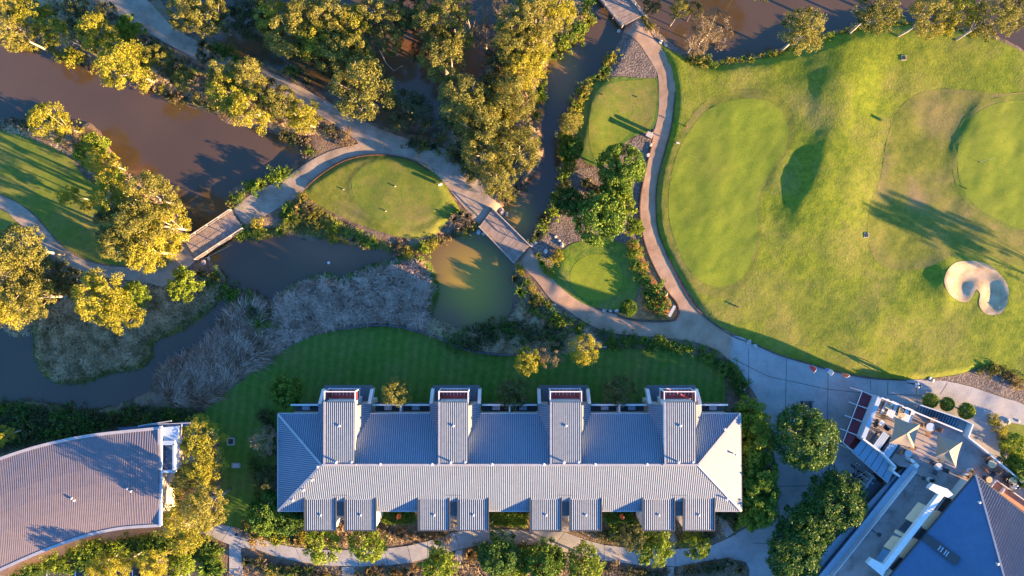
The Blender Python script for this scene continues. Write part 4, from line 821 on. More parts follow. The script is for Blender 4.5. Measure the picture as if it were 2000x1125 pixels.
TR = [
 # top left, between pond and track
 (14,58,32,'gum','olive tree leaning at the left edge above the pond bank'),
 (62,28,30,'gold','golden clumped tree in the top left corner'),
 (20,12,26,'gum','olive tree in the very top left corner of the picture'),
 (108,62,22,'gold','small yellow tree on the bank right of the top left corner'),
 (145,18,24,'dark','dark green tree at the top left beside the gravel track'),
 (186,62,32,'gold','golden tree with irregular crown beside the top end of the gravel track'),
 (250,52,24,'lime','yellow-green tree standing closest to the upper gravel track'),
 (205,25,20,'dark','dark tree in shade at the top, left of the track'),
 (243,127,44,'gold','big golden tree overhanging the left pond from the north bank'),
 (290,98,24,'dark','dark tree behind the big golden pond tree'),
 (312,108,20,'gum','small olive tree right of the big golden pond tree'),
 (348,140,22,'dark','small dark tree beside the middle of the upper gravel track'),
 (356,158,17,'gum','small olive tree at the pond bank among pale reeds'),
 (432,145,26,'gum','olive tree beside the gravel track, upper left of the bank group'),
 (448,180,38,'gold','golden tree at the pond edge, left end of the bank group'),
 (488,146,30,'gum','tall olive tree of the bank group nearest the track'),
 (520,182,26,'dark','darker tree in the middle of the bank group'),
 (546,200,28,'gum','olive tree in the bank group above the pond corner'),
 (590,226,30,'gold','golden tree at the right end of the bank group beside the track'),
 (490,212,38,'gold','golden tree leaning over the pond, lowest of the bank group'),
 (400,178,24,'pale','pale brown shrubby tree at the pond edge'),
 (405,108,18,'dark','little dark tree on the verge of the upper track'),
 # top, left of centre
 (355,20,30,'gum','olive tree at the top edge right of the gravel track'),
 (400,22,34,'gum','olive tree at the top edge, second right of the gravel track'),
 (445,18,34,'dark','dull grey-green tree in shade at the top edge'),
 (488,32,34,'dark','dull dark tree left of the sunlit swamp forest'),
 (528,28,32,'gold','golden tree at the left end of the sunlit swamp forest'),
 (556,66,36,'gum','olive tree low on the left side of the swamp forest'),
 (592,28,36,'gum','olive tree at the top edge of the swamp forest'),
 (612,72,38,'gold','golden tree amid the left half of the swamp forest'),
 (640,30,36,'gum','tall olive tree at the top middle of the swamp forest'),
 (650,100,34,'gum','olive tree in the lower middle of the swamp forest'),
 (688,50,38,'gold','golden tree in the centre of the swamp forest'),
 (692,95,32,'gum','olive tree with lower crown at the front of the swamp forest'),
 (730,62,36,'pale','pale grey-gold tree at the right of the swamp forest'),
 (725,18,32,'gum','olive tree at the top edge above the pale tree'),
 (758,72,24,'gum','narrow olive tree at the right edge of the swamp forest'),
 (598,98,28,'dark','dark tree in shade at the lower left of the swamp forest'),
 (648,120,26,'dark','dark tree at the foot of the swamp forest by a fallen trunk'),
 # top centre
 (800,22,34,'dark','grey-green tree at the top edge above open swamp water'),
 (838,35,34,'gum','olive tree at the top edge in the middle of the swamp'),
 (826,82,20,'pale','small pale tree standing alone in the swamp water'),
 (880,22,34,'gum','tall olive tree at the top edge with bare white stems'),
 (916,38,34,'pale','tall pale tree with upright white stems at the top edge'),
 (862,112,38,'gum','broad olive tree with leaning trunk in the middle of the swamp'),
 (820,98,20,'dark','small dark tree left of the leaning swamp tree'),
 (975,8,18,'pale','bare pinkish tree at the top edge over shaded water'),
 (706,168,52,'gum','broad round olive tree between the gravel track and the swamp'),
 (795,218,40,'dark','dark olive tree overhanging the middle of the gravel track'),
 (1012,40,36,'gum','olive tree at the top of the strip right of the swamp'),
 (1052,40,36,'gum','olive tree at the top of the strip beside the bright bank'),
 (1090,20,32,'gold','golden tree at the top edge beside the creek'),
 (1000,85,36,'gum','olive tree on the left side of the strip below the top pair'),
 (1040,88,36,'gold','golden tree in the strip above the creek bend'),
 (975,130,32,'dark','dark branching tree where the strip meets the swamp'),
 (1018,135,34,'gold','golden tree at the creek side halfway down the strip'),
 (905,195,42,'gum','olive tree at the upper left of the big clump above the track'),
 (955,190,36,'dark','dark olive tree in the upper middle of the big clump'),
 (1000,190,38,'gum','olive tree at the upper right of the big clump'),
 (895,245,38,'dark','dark olive tree at the left of the big clump beside the track'),
 (945,250,42,'gum','olive tree in the centre of the big clump'),
 (992,245,38,'dark','dark tree inside the right half of the big clump'),
 (1012,290,36,'gum','golden-olive tree at the right of the big clump by the creek'),
 (940,295,34,'gum','olive tree at the lower left of the big clump'),
 (972,350,32,'gum','small round olive tree at the foot of the clump near the timber bridge'),
 (582,58,30,'pale','pale gold tree between two olive trees in the left half of the swamp forest'),
 (668,70,28,'gold','golden tree just left of the centre of the swamp forest'),
 (705,118,26,'gum','olive tree at the front edge of the swamp forest above the fallen branch'),
 (770,30,26,'gum','olive tree bridging the swamp forest and the top edge trees'),
 (890,75,30,'gum','olive tree below the tall white-stemmed trees in the swamp'),
 (948,70,26,'pale','pale tree in the swamp right of the white-stemmed trees'),
 (858,72,24,'gum','small olive tree above the broad leaning swamp tree'),
 (1000,125,28,'pale','pale tree where the strip narrows beside the dark branching tree'),
 (930,222,30,'gum','olive tree between the upper left trees of the big clump'),
 (975,215,32,'gold','golden tree near the top of the big clump'),
 # north pond
 (1275,6,16,'dark','small tree at the top edge right of the top bridge'),
 (1332,12,17,'gum','small rounded tree in the north pond, left of a pair'),
 (1360,14,14,'dark','small rounded tree in the north pond, right of a pair'),
 (1394,50,36,'pale','pale pinkish bare-looking tree standing in the north pond'),
 (1362,78,22,'pale','small pale tree leaning at the pond edge beside the golf rough'),
 (1573,56,38,'gum','olive tree on the pond bank above the left putting green'),
 (1716,22,36,'gum','olive-gold tree on the pond bank at the middle of the rough'),
 (1815,30,34,'gum','leaning olive tree on the north bank, left of a pair'),
 (1862,25,36,'gold','leaning golden tree on the north bank, right of a pair'),
 (1940,38,36,'gum','wide olive-gold tree on the bank at the upper right'),
 (1988,18,30,'dark','dark green tree in the top right corner'),
 # left
 (96,238,32,'gold','yellow-green tree on the tip of the left pond bank'),
 (128,268,20,'pale','small pale tree beside the yellow-green bank tree'),
 (172,292,30,'lime','lime green tree on the narrow bank of the left pond'),
 (190,315,24,'gold','yellow tree lower on the narrow bank of the left pond'),
 (134,382,18,'gold','small lone golden tree on the shaded left lawn'),
 (168,404,10,'rust','tiny orange sapling beside the lone golden tree'),
 (220,378,38,'gold','golden tree at the upper left of the big grove by the left bridge'),
 (285,385,44,'gum','olive tree at the top of the big grove by the left bridge'),
 (222,438,34,'dark','dark shaded tree on the west side of the big grove'),
 (270,432,44,'gum','olive tree in the heart of the big grove'),
 (320,440,38,'gold','golden tree at the pond side of the big grove'),
 (235,478,34,'gum','olive tree at the lower left of the big grove'),
 (285,490,40,'gold','golden tree at the bottom of the big grove over the path'),
 (40,492,46,'gum','olive tree below the left path near the left edge'),
 (90,520,30,'dark','dark tree in shade beside the left path'),
 (22,545,44,'gum','broad olive tree at the left edge below the path'),
 (60,580,38,'gum','golden-olive tree at the left edge of the marsh'),
 (10,605,36,'gold','golden tree at the left edge above the dark creek'),
 (135,550,22,'dark','small dark round tree between the left path and the bright yellow tree'),
 (195,580,44,'gold','bright yellow tree standing in the marsh, main crown'),
 (232,608,36,'gold','bright yellow tree at the lower right of the marsh tree'),
 (258,578,24,'lime','yellow-green tree touching the right side of the bright marsh tree'),
 (355,555,30,'lime','small lime tree on the bank below the left bridge'),
 (3,852,18,'gold','golden tree cut by the left edge above the curved roof'),
 # by the curved hall
 (392,855,38,'gold','golden tree at the upper right corner of the curved roof'),
 (395,912,38,'gold','golden tree second from the top in the row beside the curved roof'),
 (378,955,38,'gum','olive-gold tree in the middle of the row beside the curved roof'),
 (400,990,38,'gum','pale olive tree third in the row, nearest the lawn'),
 (362,1030,44,'gold','large golden tree at the foot of the row over the building path'),
 # villa lawn
 (555,765,27,'broad','dark tree at the left end of the villa lawn by the first balcony'),
 (775,768,25,'gum','tree between the first and second raised roofs on the villa lawn'),
 (1002,770,28,'dark','tree between the second and third raised roofs on the villa lawn'),
 (1210,766,27,'dark','tree between the third and fourth raised roofs on the villa lawn'),
 (515,862,25,'pale','small pale yellow tree left of the villa hip'),
 (526,935,22,'dark','dark shrubby tree close to the west wall of the villa'),
 (1032,706,25,'gold','small yellow tree at the left of a trio on the villa lawn'),
 (1075,695,25,'pale','pale tree in the middle of a trio on the villa lawn'),
 (1142,684,26,'gold','yellow tree at the right of a trio on the villa lawn'),
 (520,1005,36,'broad','green leafy tree at the lower left corner of the villa'),
 (562,1015,28,'fig','dark leafy tree under the lower left corner of the villa'),
 (628,1066,33,'lime','bright green tree in front of the first porch pair, left one'),
 (716,1062,33,'lime','bright green round tree below the second porch'),
 (855,1102,33,'lime','bright green round tree on the bottom bed below the third porch'),
 (975,1088,36,'fig','dense green tree at the bottom below the fourth porch'),
 (1000,1112,28,'lime','lime tree at the bottom edge in front of a darker tree'),
 (1062,1098,36,'broad','green leafy tree at the bottom below the fifth porch'),
 (1142,1102,33,'lime','bright green tree at the bottom below the sixth porch'),
 (1278,1068,36,'lime','bright yellow-green tree over the path below the seventh porch'),
 (1235,1050,24,'dark','dark tree beside the path left of the seventh porch'),
 (1360,1066,25,'lime','small lime tree over the path below the last porch'),
 (195,1108,22,'gold','round golden tree by the car park, leftmost of three'),
 (236,1106,26,'gold','round golden tree by the car park, middle of three'),
 (300,1104,24,'gold','round golden tree by the car park, right of three'),
 (350,1106,22,'lime','yellow-green tree at the right end of the car park row'),
 # hedge trees east of the villa
 (1465,818,36,'lime','yellow-green tree at the top of the row right of the villa'),
 (1478,868,34,'lime','bright tree second in the row right of the villa'),
 (1462,905,30,'lime','green tree third in the row, touching the hip roof'),
 (1482,925,34,'broad','green tree fourth in the row right of the villa'),
 (1485,965,34,'broad','dark green tree fifth in the row right of the villa'),
 (1466,1000,34,'lime','green tree at the foot of the row right of the villa'),
 (1490,1000,28,'broad','dark tree at the bottom of the row on the plaza side'),
 (1460,955,28,'broad','dark tree close to the lower hip corner of the villa'),
 (1582,862,52,'fig','big round dense tree in a ring planter on the plaza'),
 (1640,985,50,'fig','dark dense tree in the bed beside the clubhouse facade'),
 (1582,1035,44,'fig','dark dense tree in the middle of the clubhouse bed'),
 (1560,1085,48,'fig','dark dense tree at the bottom of the clubhouse bed'),
 # middle
 (1215,325,38,'broad','leafy green tree beside the pink path below the upper tee'),
 (1205,368,26,'broad','leafy green tree between two larger ones beside the pink path'),
 (1172,425,44,'broad','large leafy green tree above the small practice green'),
 (1205,410,34,'lime','brighter leafy tree joined to the large tree by the path'),
 (1112,392,24,'fig','dark round tree in the shade beside the creek'),
 (1115,285,22,'broad','upright green tree between the creek and the upper tee'),
 (1112,322,13,'lime','small bright shrub tree at the creek corner of the upper tee'),
 (1115,238,20,'gum','olive tree on the creek bank left of the upper tee'),
 (1228,602,14,'broad','small conical shrub tree at the edge of the bark bed'),
 (1240,445,17,'lime','bright green small tree at the inner side of the pink path'),
 # beyond the terrace
 (1988,880,26,'lime','yellow-green palm-like tree right of the terrace edge'),
 (1995,925,26,'broad','green shrub tree at the right edge below the terrace wall'),
 (2290,640,20,'gold','slender tree beyond the right edge throwing a long shadow on the apron'),
 (2330,622,20,'gold','slender tree further beyond the right edge, its shadow crossing the green'),
 (520,-60,50,'gum','tree beyond the top edge above the swamp forest'),
 (1480,-70,50,'gum','tree beyond the top edge above the north pond'),
]
for px, py, r, kd, lb in TR:
    if 'curved roof' in lb or 'row over' in lb: tree(px, py, r, kd, lb, h=4.6); continue
    if kd == 'rust': tree(px, py, r, 'gold', lb, h=1.6); continue
    tree(px, py, r, kd, lb)
# clipped round bushes by the stair
def topiary():
    r = np.random.default_rng(5); n = 1500; d = r.normal(size=(n,3)); d /= np.linalg.norm(d,axis=1)[:,None]; d[:,2] = np.abs(d[:,2])*1.0-0.25
    V, F, t = leaves(d*0.62+np.array([0,0,0.75]), np.full(n, .12), 0.5+0.1*r.normal(size=n), 3, 0.10, 8)
    me = mesh_np('topiary', V, F, False, {'tint': t}); me.materials.append(LM['lime']); return me
tpm = topiary(); bm_ = MB(); bm_.tube([(0,0,-.2),(0,0,.7)], [.07,.05]); bmm = bm_.mesh('stem'); bmm.materials.append(M['brownbark'])
for px, py, s, lb in ((1819,783,1.05,'clipped round bush by the stair, leftmost of three'),(1852,790,0.98,'clipped round bush by the stair, middle of three'),(1888,803,1.15,'clipped round bush by the stair, rightmost of three')):
    p = W(px, py, 1.0); e = empty('topiary_bush', (p.x, p.y, 0), lb, 'bush', 'clipped bushes by the stair')
    for nm, me in (('crown', tpm), ('trunk', bmm)):
        o = bpy.data.objects.new(nm, me); COL.objects.link(o); o.parent = e; o.scale = (s, s, s*1.15)

# ---- shrubs: leafy and spiky
def bush_proto(mat, seed, n=26, leafn=22, leaf=0.12):
    r = np.random.default_rng(seed); C = r.normal(size=(n,3))*np.array([.30,.30,.14]); C[:,2] = np.abs(C[:,2])+0.22
    V, F, t = leaves(C, r.uniform(.12,.24,n), 0.5+0.16*r.normal(size=n), leafn, leaf, seed+3)
    me = mesh_np('shrub', V, F, False, {'tint': t}); me.materials.append(mat); return me
def tuft_proto(mat, seed, n=110, L=0.7, w=0.035):
    r = np.random.default_rng(seed); a = r.uniform(0, 2*np.pi, n); o = r.uniform(0.2, 1.0, n); l = L*r.uniform(.6, 1.1, n)
    V = []; F = []; t = []
    for i in range(n):
        dx, dy = math.cos(a[i]), math.sin(a[i]); sx, sy = -dy*w, dx*w; b = 0.08
        P = [(dx*b, dy*b, 0.0, 1.0), (dx*l[i]*0.45*o[i]+dx*b, dy*l[i]*0.45*o[i]+dy*b, l[i]*0.75, 0.9), (dx*l[i]*o[i], dy*l[i]*o[i], l[i]*(0.95-0.45*o[i]), 0.12)]
        k = len(V)
        for x, y, z, ww in P: V += [(x-sx*ww, y-sy*ww, z), (x+sx*ww, y+sy*ww, z)]
        F += [(k,k+1,k+3,k+2),(k+2,k+3,k+5,k+4)]; t += [min(1,max(0,0.5+0.2*r.normal()))]*6
    me = mesh_np('tuft', V, F, False, {'tint': t}); me.materials.append(mat); return me
BP = {k: [bush_proto(LM[k], 11+i*5+hash_seed(k)) for i in range(2)] for k in ('gum','gold','pale','broad','lime','fig','dark','rust')}
TP = {k: [tuft_proto(LM[k], 5+i+hash_seed(k)) for i in range(2)] for k in ('gold','lime','broad','pale','dark','rust')}
SHR = []
def shrubs(line, step, rpx, kinds, label, group, jit=8, tuft=0.0):
    P = smooth_poly(line, 6, False) if len(line) > 2 else np.array([np.array(line[0])+(np.array(line[1])-np.array(line[0]))*t for t in np.linspace(0, 1, 12)])
    seg = np.hypot(*(np.diff(P, axis=0).T)); cum = np.concatenate([[0], np.cumsum(seg)]); L_ = cum[-1]; d = step*0.3; items = []
    while d < L_:
        x = np.interp(d, cum, P[:,0])+rnd.uniform(-jit, jit); y = np.interp(d, cum, P[:,1])+rnd.uniform(-jit, jit)
        k = rnd.choice(kinds); r = rpx*rnd.uniform(0.65, 1.3)*S; z = gz(x, y); d += step*rnd.uniform(0.7, 1.3)
        if z < -0.6: continue
        tf = rnd.random() < tuft and k in TP
        items.append((r, x, y, max(z, -0.5), k, tf, rnd.randrange(2), rnd.uniform(.85,1.15), rnd.uniform(.85,1.15), rnd.uniform(.8,1.2), rnd.uniform(0,6.28)))
    SHR.append((line, label, items))
CW = {'gum':'olive','gold':'golden','pale':'pale dry','broad':'green','lime':'lime green','fig':'glossy dark','dark':'dull dark','rust':'rusty'}
ORD = ['first','second','third','fourth','fifth']
PREP = ('in','on','at','overhanging','between','above','beside','from','along','beneath','below','inside','against','under','to','fringing','bordering','right','left')
def plant_shrubs(kmax=5):
    for line, label, items in SHR:
        w = label.split(); i = next(k for k, t in enumerate(w) if t in PREP and k > 0); phrase = ' '.join(w[i:])
        inview = [t for t in items if -10 < t[1] < 2010 and -10 < t[2] < 1135]
        big = sorted(inview, key=lambda t: -t[0])[:kmax]; rest = [t for t in items if t not in big]
        horiz = abs(line[-1][0]-line[0][0]) > abs(line[-1][1]-line[0][1]); big.sort(key=lambda t: t[1] if horiz else t[2])
        for q, (r, x, y, z, k, tf, v, a, b, c, rz) in enumerate(big):
            me = (TP if tf else BP)[k][v]; o = bpy.data.objects.new('grass_tuft' if tf else 'shrub', me); COL.objects.link(o)
            s = r/0.6; o.location = ((x-1000)*S, (562.5-y)*S, z); o.scale = (s*a, s*b, s*c); o.rotation_euler = (0, 0, rz)
            lb = CW[k]+(' spiky tuft, ' if tf else ' shrub, ')+ORD[q]+(' from left ' if horiz else ' from top ')+phrase
            tag(o, ' '.join(lb.split()[:16]), 'grass tuft' if tf else 'shrub', 'larger shrubs '+phrase)
        # the many smaller ones are too alike to count: one mass per leaf colour
        bymat = {}
        for (r, x, y, z, k, tf, v, a, b, c, rz) in rest: bymat.setdefault(k, []).append((r, x, y, z, tf, v, a, b, c, rz))
        for k, lst in bymat.items():
            VV = []; FF = []; TT = []; n0 = 0
            for (r, x, y, z, tf, v, a, b, c, rz) in lst:
                V0, F0, T0 = SRC[(k, tf, v)]; s = r/0.6; cz, sz_ = math.cos(rz), math.sin(rz); X = V0[:,0]*s*a; Y = V0[:,1]*s*b
                VV.append(np.stack([X*cz-Y*sz_+(x-1000)*S, X*sz_+Y*cz+(562.5-y)*S, V0[:,2]*s*c+z], -1)); FF.append(F0+n0); TT.append(T0); n0 += len(V0)
            MASS.setdefault(k, []).append((np.concatenate(VV), np.concatenate(FF), np.concatenate(TT)))
    for k, lst in MASS.items():
        VV = []; FF = []; TT = []; n0 = 0
        for V0, F0, T0 in lst: VV.append(V0); FF.append(F0+n0); TT.append(T0); n0 += len(V0)
        tag(link('undergrowth', mesh_np('undergrowth', np.concatenate(VV), np.concatenate(FF), False, {'tint': np.concatenate(TT)}), LM[k]), CW[k]+' low undergrowth filling the gaps between larger shrubs in the beds', 'undergrowth', kind='stuff')
SRC = {}; MASS = {}
def grab(me):
    V0 = np.zeros(len(me.vertices)*3, np.float32); me.vertices.foreach_get('co', V0); F0 = np.zeros(len(me.loops), np.int32); me.loops.foreach_get('vertex_index', F0)
    T0 = np.zeros(len(me.vertices), np.float32); me.attributes['tint'].data.foreach_get('value', T0); return V0.reshape(-1,3), F0.reshape(-1,4), T0
for k in BP:
    for v in range(2): SRC[(k, False, v)] = grab(BP[k][v])
for k in TP:
    for v in range(2): SRC[(k, True, v)] = grab(TP[k][v])
B_ = [
 ([(475,460),(505,450),(540,440),(560,420),(585,405)], 14, 14, ['gold','lime','gum','broad'], 'shrub in the sunny thicket at the right end of the left bridge', 0.3, 12),
 ([(590,400),(605,415),(620,440),(650,450),(690,458),(730,474),(770,490),(800,498),(835,488)], 11, 13, ['gold','lime','gum','broad','pale'], 'shrub on the water side of the island tee', 0.35, 9),
 ([(835,485),(870,462),(905,450),(935,440)], 9, 10, ['gold','pale','gum'], 'golden shrub on the bank between island tee and right bridge', 0.4, 6),
 ([(880,430),(905,420),(915,440)], 11, 12, ['pale','pale','gold'], 'pale dry shrub between the island tee and the right bridge', 0.5, 6),
 ([(600,385),(590,410),(575,430)], 10, 15, ['rust','gold','gum'], 'rust-gold shrub at the left tip of the island tee', 0.6, 6),
 ([(445,400),(465,380),(500,365),(540,350),(560,342)], 11, 13, ['broad','lime','fig','gum'], 'green shrub on the pond bank above the left bridge approach', 0.2, 7),
 ([(65,240),(95,225),(130,250),(170,275),(190,300),(210,330),(235,345)], 14, 13, ['gold','lime','gum','pale'], 'shrub on the curving bank of the left pond', 0.2, 9),
 ([(0,245),(30,240),(60,245)], 12, 11, ['pale','dark'], 'pale shrub along the shore above the left lawn', 0.3, 5),
 ([(20,85),(60,80),(100,98),(150,118),(200,132),(300,170),(340,185),(400,205),(450,232)], 17, 12, ['gold','pale','gum','dark'], 'shrub on the north shore of the left pond', 0.25, 7),
 ([(130,110),(150,108),(160,115)], 9, 14, ['gold','lime'], 'yellow shrub overhanging the north shore of the left pond', 0.0, 4),
 ([(550,262),(580,268),(600,285),(590,310)], 12, 13, ['broad','pale','dark'], 'green shrub at the right corner of the left pond', 0.2, 7),
 ([(620,245),(660,265),(690,275)], 15, 10, ['pale','dark'], 'low pale scrub between the two arms of the gravel track', 0.3, 12),
 ([(1195,115),(1180,140),(1150,165),(1135,190),(1120,215),(1108,250),(1100,280),(1098,310)], 11, 12, ['gold','lime','gum','broad'], 'shrub on the creek bank beside the upper tee', 0.35, 6),
 ([(1105,340),(1095,370),(1075,410),(1060,440),(1045,470)], 12, 12, ['dark','broad','lime'], 'dark shrub on the shaded creek bank', 0.3, 7),
 ([(1050,500),(1062,520),(1075,535)], 8, 9, ['lime','gold'], 'bright shrub beside the path at the right bridge', 0.4, 3),
 ([(1095,490),(1080,510),(1092,495)], 9, 9, ['gold','gum'], 'golden shrub at the edge of the practice green', 0.2, 4),
 ([(1240,470),(1238,500),(1252,530),(1258,560),(1270,590),(1262,610)], 8, 11, ['lime','broad','gold'], 'green shrub in the hedge between practice green and pink path', 0.3, 7),
 ([(1275,560),(1285,590),(1280,610)], 8, 14, ['fig','broad'], 'dark green shrub in the point of the bark bed', 0.0, 6),
 ([(1180,655),(1200,670),(1240,668),(1290,668),(1330,675),(1370,688),(1400,705),(1420,725)], 6.5, 10, ['broad','lime','broad','fig'], 'shrub in the hedge between villa lawn and plaza path', 0.4, 8),
 ([(1420,715),(1440,745),(1448,765)], 6.5, 12, ['fig','broad'], 'dark shrub at the plaza end of the villa lawn hedge', 0.2, 9),
 ([(1005,545),(1020,570),(1050,600),(1090,625),(1135,645)], 10, 14, ['dark','fig','broad'], 'dark shrub on the lower side of the path from the right bridge', 0.3, 12),
 ([(1010,520),(1022,540),(1050,580),(1075,600)], 10, 8, ['lime','gold','broad'], 'bright low shrub along the lower edge of the path', 0.4, 4),
 ([(900,660),(950,650),(1000,645),(1050,650),(1100,660)], 9, 15, ['dark','fig','dark'], 'dark scrub between the villa lawn and the olive pond', 0.2, 16),
 ([(436,575),(470,580),(492,600),(510,620),(505,650)], 8, 16, ['dark','broad','fig'], 'dark shrub at the water gap among the reeds', 0.3, 8),
 ([(0,800),(60,805),(130,815),(200,820),(260,810),(320,805),(370,815)], 9, 14, ['dark','fig','dark','broad'], 'dark shrub along the creek bank above the curved roof', 0.15, 10),
 ([(20,850),(80,845),(140,835),(200,828)], 12, 16, ['fig','dark'], 'dark bush in the shade against the curved roof', 0.1, 8),
 ([(30,1125),(80,1108),(140,1085),(200,1068),(260,1060),(320,1060),(380,1062),(430,1075)], 6.5, 13, ['broad','fig','lime','broad'], 'shrub in the hedge bed below the curved roof path', 0.35, 9),
 ([(120,1112),(200,1085),(300,1080),(400,1085),(430,1110)], 8, 13, ['fig','broad','lime'], 'green shrub in the lower half of the hedge bed by the car park', 0.3, 8),
 ([(405,1100),(430,1100),(420,1118)], 6, 18, ['lime','gold','broad'], 'spiky yellow-green tuft beside the path fork at bottom left', 1.0, 8),
 ([(485,1100),(520,1105),(560,1115),(640,1120)], 9, 12, ['pale','dark','broad','gold'], 'mixed shrub in the bottom bed left of the first path branch', 0.4, 8),
 ([(700,1118),(760,1118),(820,1112)], 9, 11, ['pale','dark','rust'], 'dry shrub in the bottom bed between the two path branches', 0.4, 7),
 ([(910,1085),(950,1075),(1020,1078),(1100,1095)], 9, 13, ['dark','fig','rust'], 'dark shrub in the bottom bed under the green trees', 0.2, 9),
 ([(1180,1112),(1240,1118),(1300,1120)], 9, 10, ['pale','dark'], 'low dry shrub in the bottom bed right of centre', 0.4, 6),
 ([(1330,1118),(1380,1110),(1430,1102),(1450,1118)], 8, 10, ['pale','dark','rust'], 'low dry shrub in the bottom bed beside the plaza', 0.4, 7),
 ([(755,1008),(790,1006),(805,1008)], 6, 12, ['lime','broad'], 'clipped green hedge shrub between second and third porch', 0.0, 3),
 ([(962,1010),(1000,1012),(1025,1010)], 5.5, 12, ['lime','broad'], 'clipped green hedge shrub between fourth and fifth porch', 0.0, 3),
 ([(1185,1010),(1220,1010),(1235,1012)], 7, 13, ['broad','fig'], 'green shrub between sixth and seventh porch', 0.0, 5),
 ([(750,1035),(800,1040),(850,1045),(870,1040)], 8, 11, ['rust','dark','pale'], 'rusty dry shrub beside the path below the third porch', 0.4, 8),
 ([(1185,1035),(1220,1040),(1250,1045)], 8, 13, ['dark','fig'], 'dark shrub beside the path left of the seventh porch', 0.2, 9),
 ([(1325,1045),(1370,1048),(1395,1040)], 8, 10, ['dark','pale'], 'low dark shrub between the last porch and the path', 0.3, 6),
 ([(1400,1000),(1430,1015),(1440,1030)], 8, 10, ['dark','broad'], 'dark shrub in the corner bed at the lower right of the villa', 0.3, 6),
 ([(480,1035),(520,1045),(570,1050),(600,1055)], 8, 13, ['lime','broad','gold','rust'], 'yellow-green shrub beside the path at the lower left of the villa', 0.3, 6),
 ([(500,900),(515,950),(505,980)], 11, 13, ['dark','fig'], 'dark shrub against the west side of the villa', 0.1, 8),
 ([(520,810),(530,850),(530,880)], 10, 14, ['fig','dark'], 'dark shrub at the upper left corner of the villa', 0.1, 7),
 ([(1395,125),(1420,120),(1450,117),(1500,108),(1550,92),(1620,70),(1690,52),(1760,45),(1850,52),(1920,64)], 10, 7, ['gold','lime','gum'], 'low shrub fringing the north pond shore of the golf rough', 0.3, 3),
 ([(1345,112),(1370,118),(1385,124)], 7, 12, ['lime','broad','gum'], 'green bush at the pond corner of the golf rough', 0.0, 6),
 ([(1252,28),(1265,45),(1285,62)], 8, 8, ['gum','lime','pale'], 'small shrub beside the right rail of the top bridge', 0.3, 4),
 ([(1142,15),(1150,40),(1120,70),(1095,90),(1070,130),(1060,170),(1055,220)], 9, 14, ['lime','gold','broad'], 'lime green shrub along the left bank of the creek at the top', 0.1, 8),
 ([(1905,722),(1940,722),(1965,735),(1990,750)], 9, 10, ['dark','rust','gum'], 'scrubby shrub in the gravel bed at the right edge', 0.3, 5),
 ([(1940,820),(1955,835),(1960,860),(1975,880)], 8, 9, ['rust','dark','gold'], 'rusty shrub between the stair landing and the right edge', 0.3, 5),
 ([(1968,868),(1990,885),(2020,905)], 7, 10, ['rust','rust','gold'], 'orange low hedge shrub bordering the small lawn at the right', 0.0, 3),
 ([(395,540),(415,560),(420,530)], 8, 11, ['dark','broad','gum'], 'dark shrub at the creek end below the left bridge', 0.2, 5),
 ([(100,550),(140,570),(120,590)], 11, 13, ['dark','gum'], 'dull shrub at the top of the marsh', 0.2, 10),
 ([(1580,960),(1610,950),(1650,940)], 10, 10, ['fig','dark'], 'dark shrub in the clubhouse bed beside the plaza', 0.1, 6),
 ([(560,135),(605,155),(655,165),(690,180)], 13, 12, ['dark','fig','gum'], 'dark undergrowth on the far side of the gravel track', 0.2, 9),
 ([(400,85),(450,105),(500,128)], 13, 11, ['dark','broad'], 'dark undergrowth beside the upper gravel track', 0.2, 8),
 ([(150,50),(220,75),(280,110),(350,150),(420,160)], 14, 14, ['dark','gum','fig'], 'undergrowth between the left pond trees and the track', 0.15, 16),
 ([(860,300),(890,310),(915,330),(930,355)], 12, 12, ['dark','gum'], 'undergrowth between the big clump and the gravel track', 0.2, 8),
 ([(800,280),(840,285),(870,270)], 12, 12, ['dark','gum'], 'dark undergrowth at the swamp corner of the gravel track', 0.2, 8),
 ([(975,375),(990,395),(1000,380),(1020,360)], 8, 9, ['gold','pale','dark'], 'small shrub at the water corner above the right bridge', 0.3, 5),
 ([(195,345),(240,380),(260,420),(250,470),(300,500),(340,470)], 14, 14, ['dark','gum','gold'], 'undergrowth shrub inside the big grove', 0.15, 16),
 ([(10,470),(50,520),(90,560),(40,600)], 15, 15, ['dark','gum'], 'undergrowth shrub below the trees at the left edge', 0.15, 14),
 ([(930,200),(980,160),(1010,120),(1000,60),(1040,20)], 14, 15, ['dark','gum','broad'], 'undergrowth shrub in the strip between swamp and creek', 0.1, 18),
 ([(900,230),(950,260),(990,300),(1000,340)], 13, 15, ['dark','gum'], 'undergrowth shrub beneath the big clump', 0.1, 18),
 ([(330,870),(350,900),(345,960),(335,1010)], 12, 12, ['pale','gold','dark'], 'pale shrub between the curved hall and its row of trees', 0.3, 6),
 ([(1140,360),(1165,372),(1190,385)], 9, 10, ['rust','dark','lime'], 'reddish shrub above the large leafy tree', 0.3, 8),
 ([(1455,800),(1462,860),(1458,930),(1452,985)], 9, 14, ['fig','broad'], 'dark hedge shrub beneath the row of trees right of the villa', 0.0, 8),
]
for line, step, r, ks, lb, tf, jit in B_:
    shrubs(line, step, r, ks, lb, None, jit=jit, tuft=tf)
plant_shrubs()

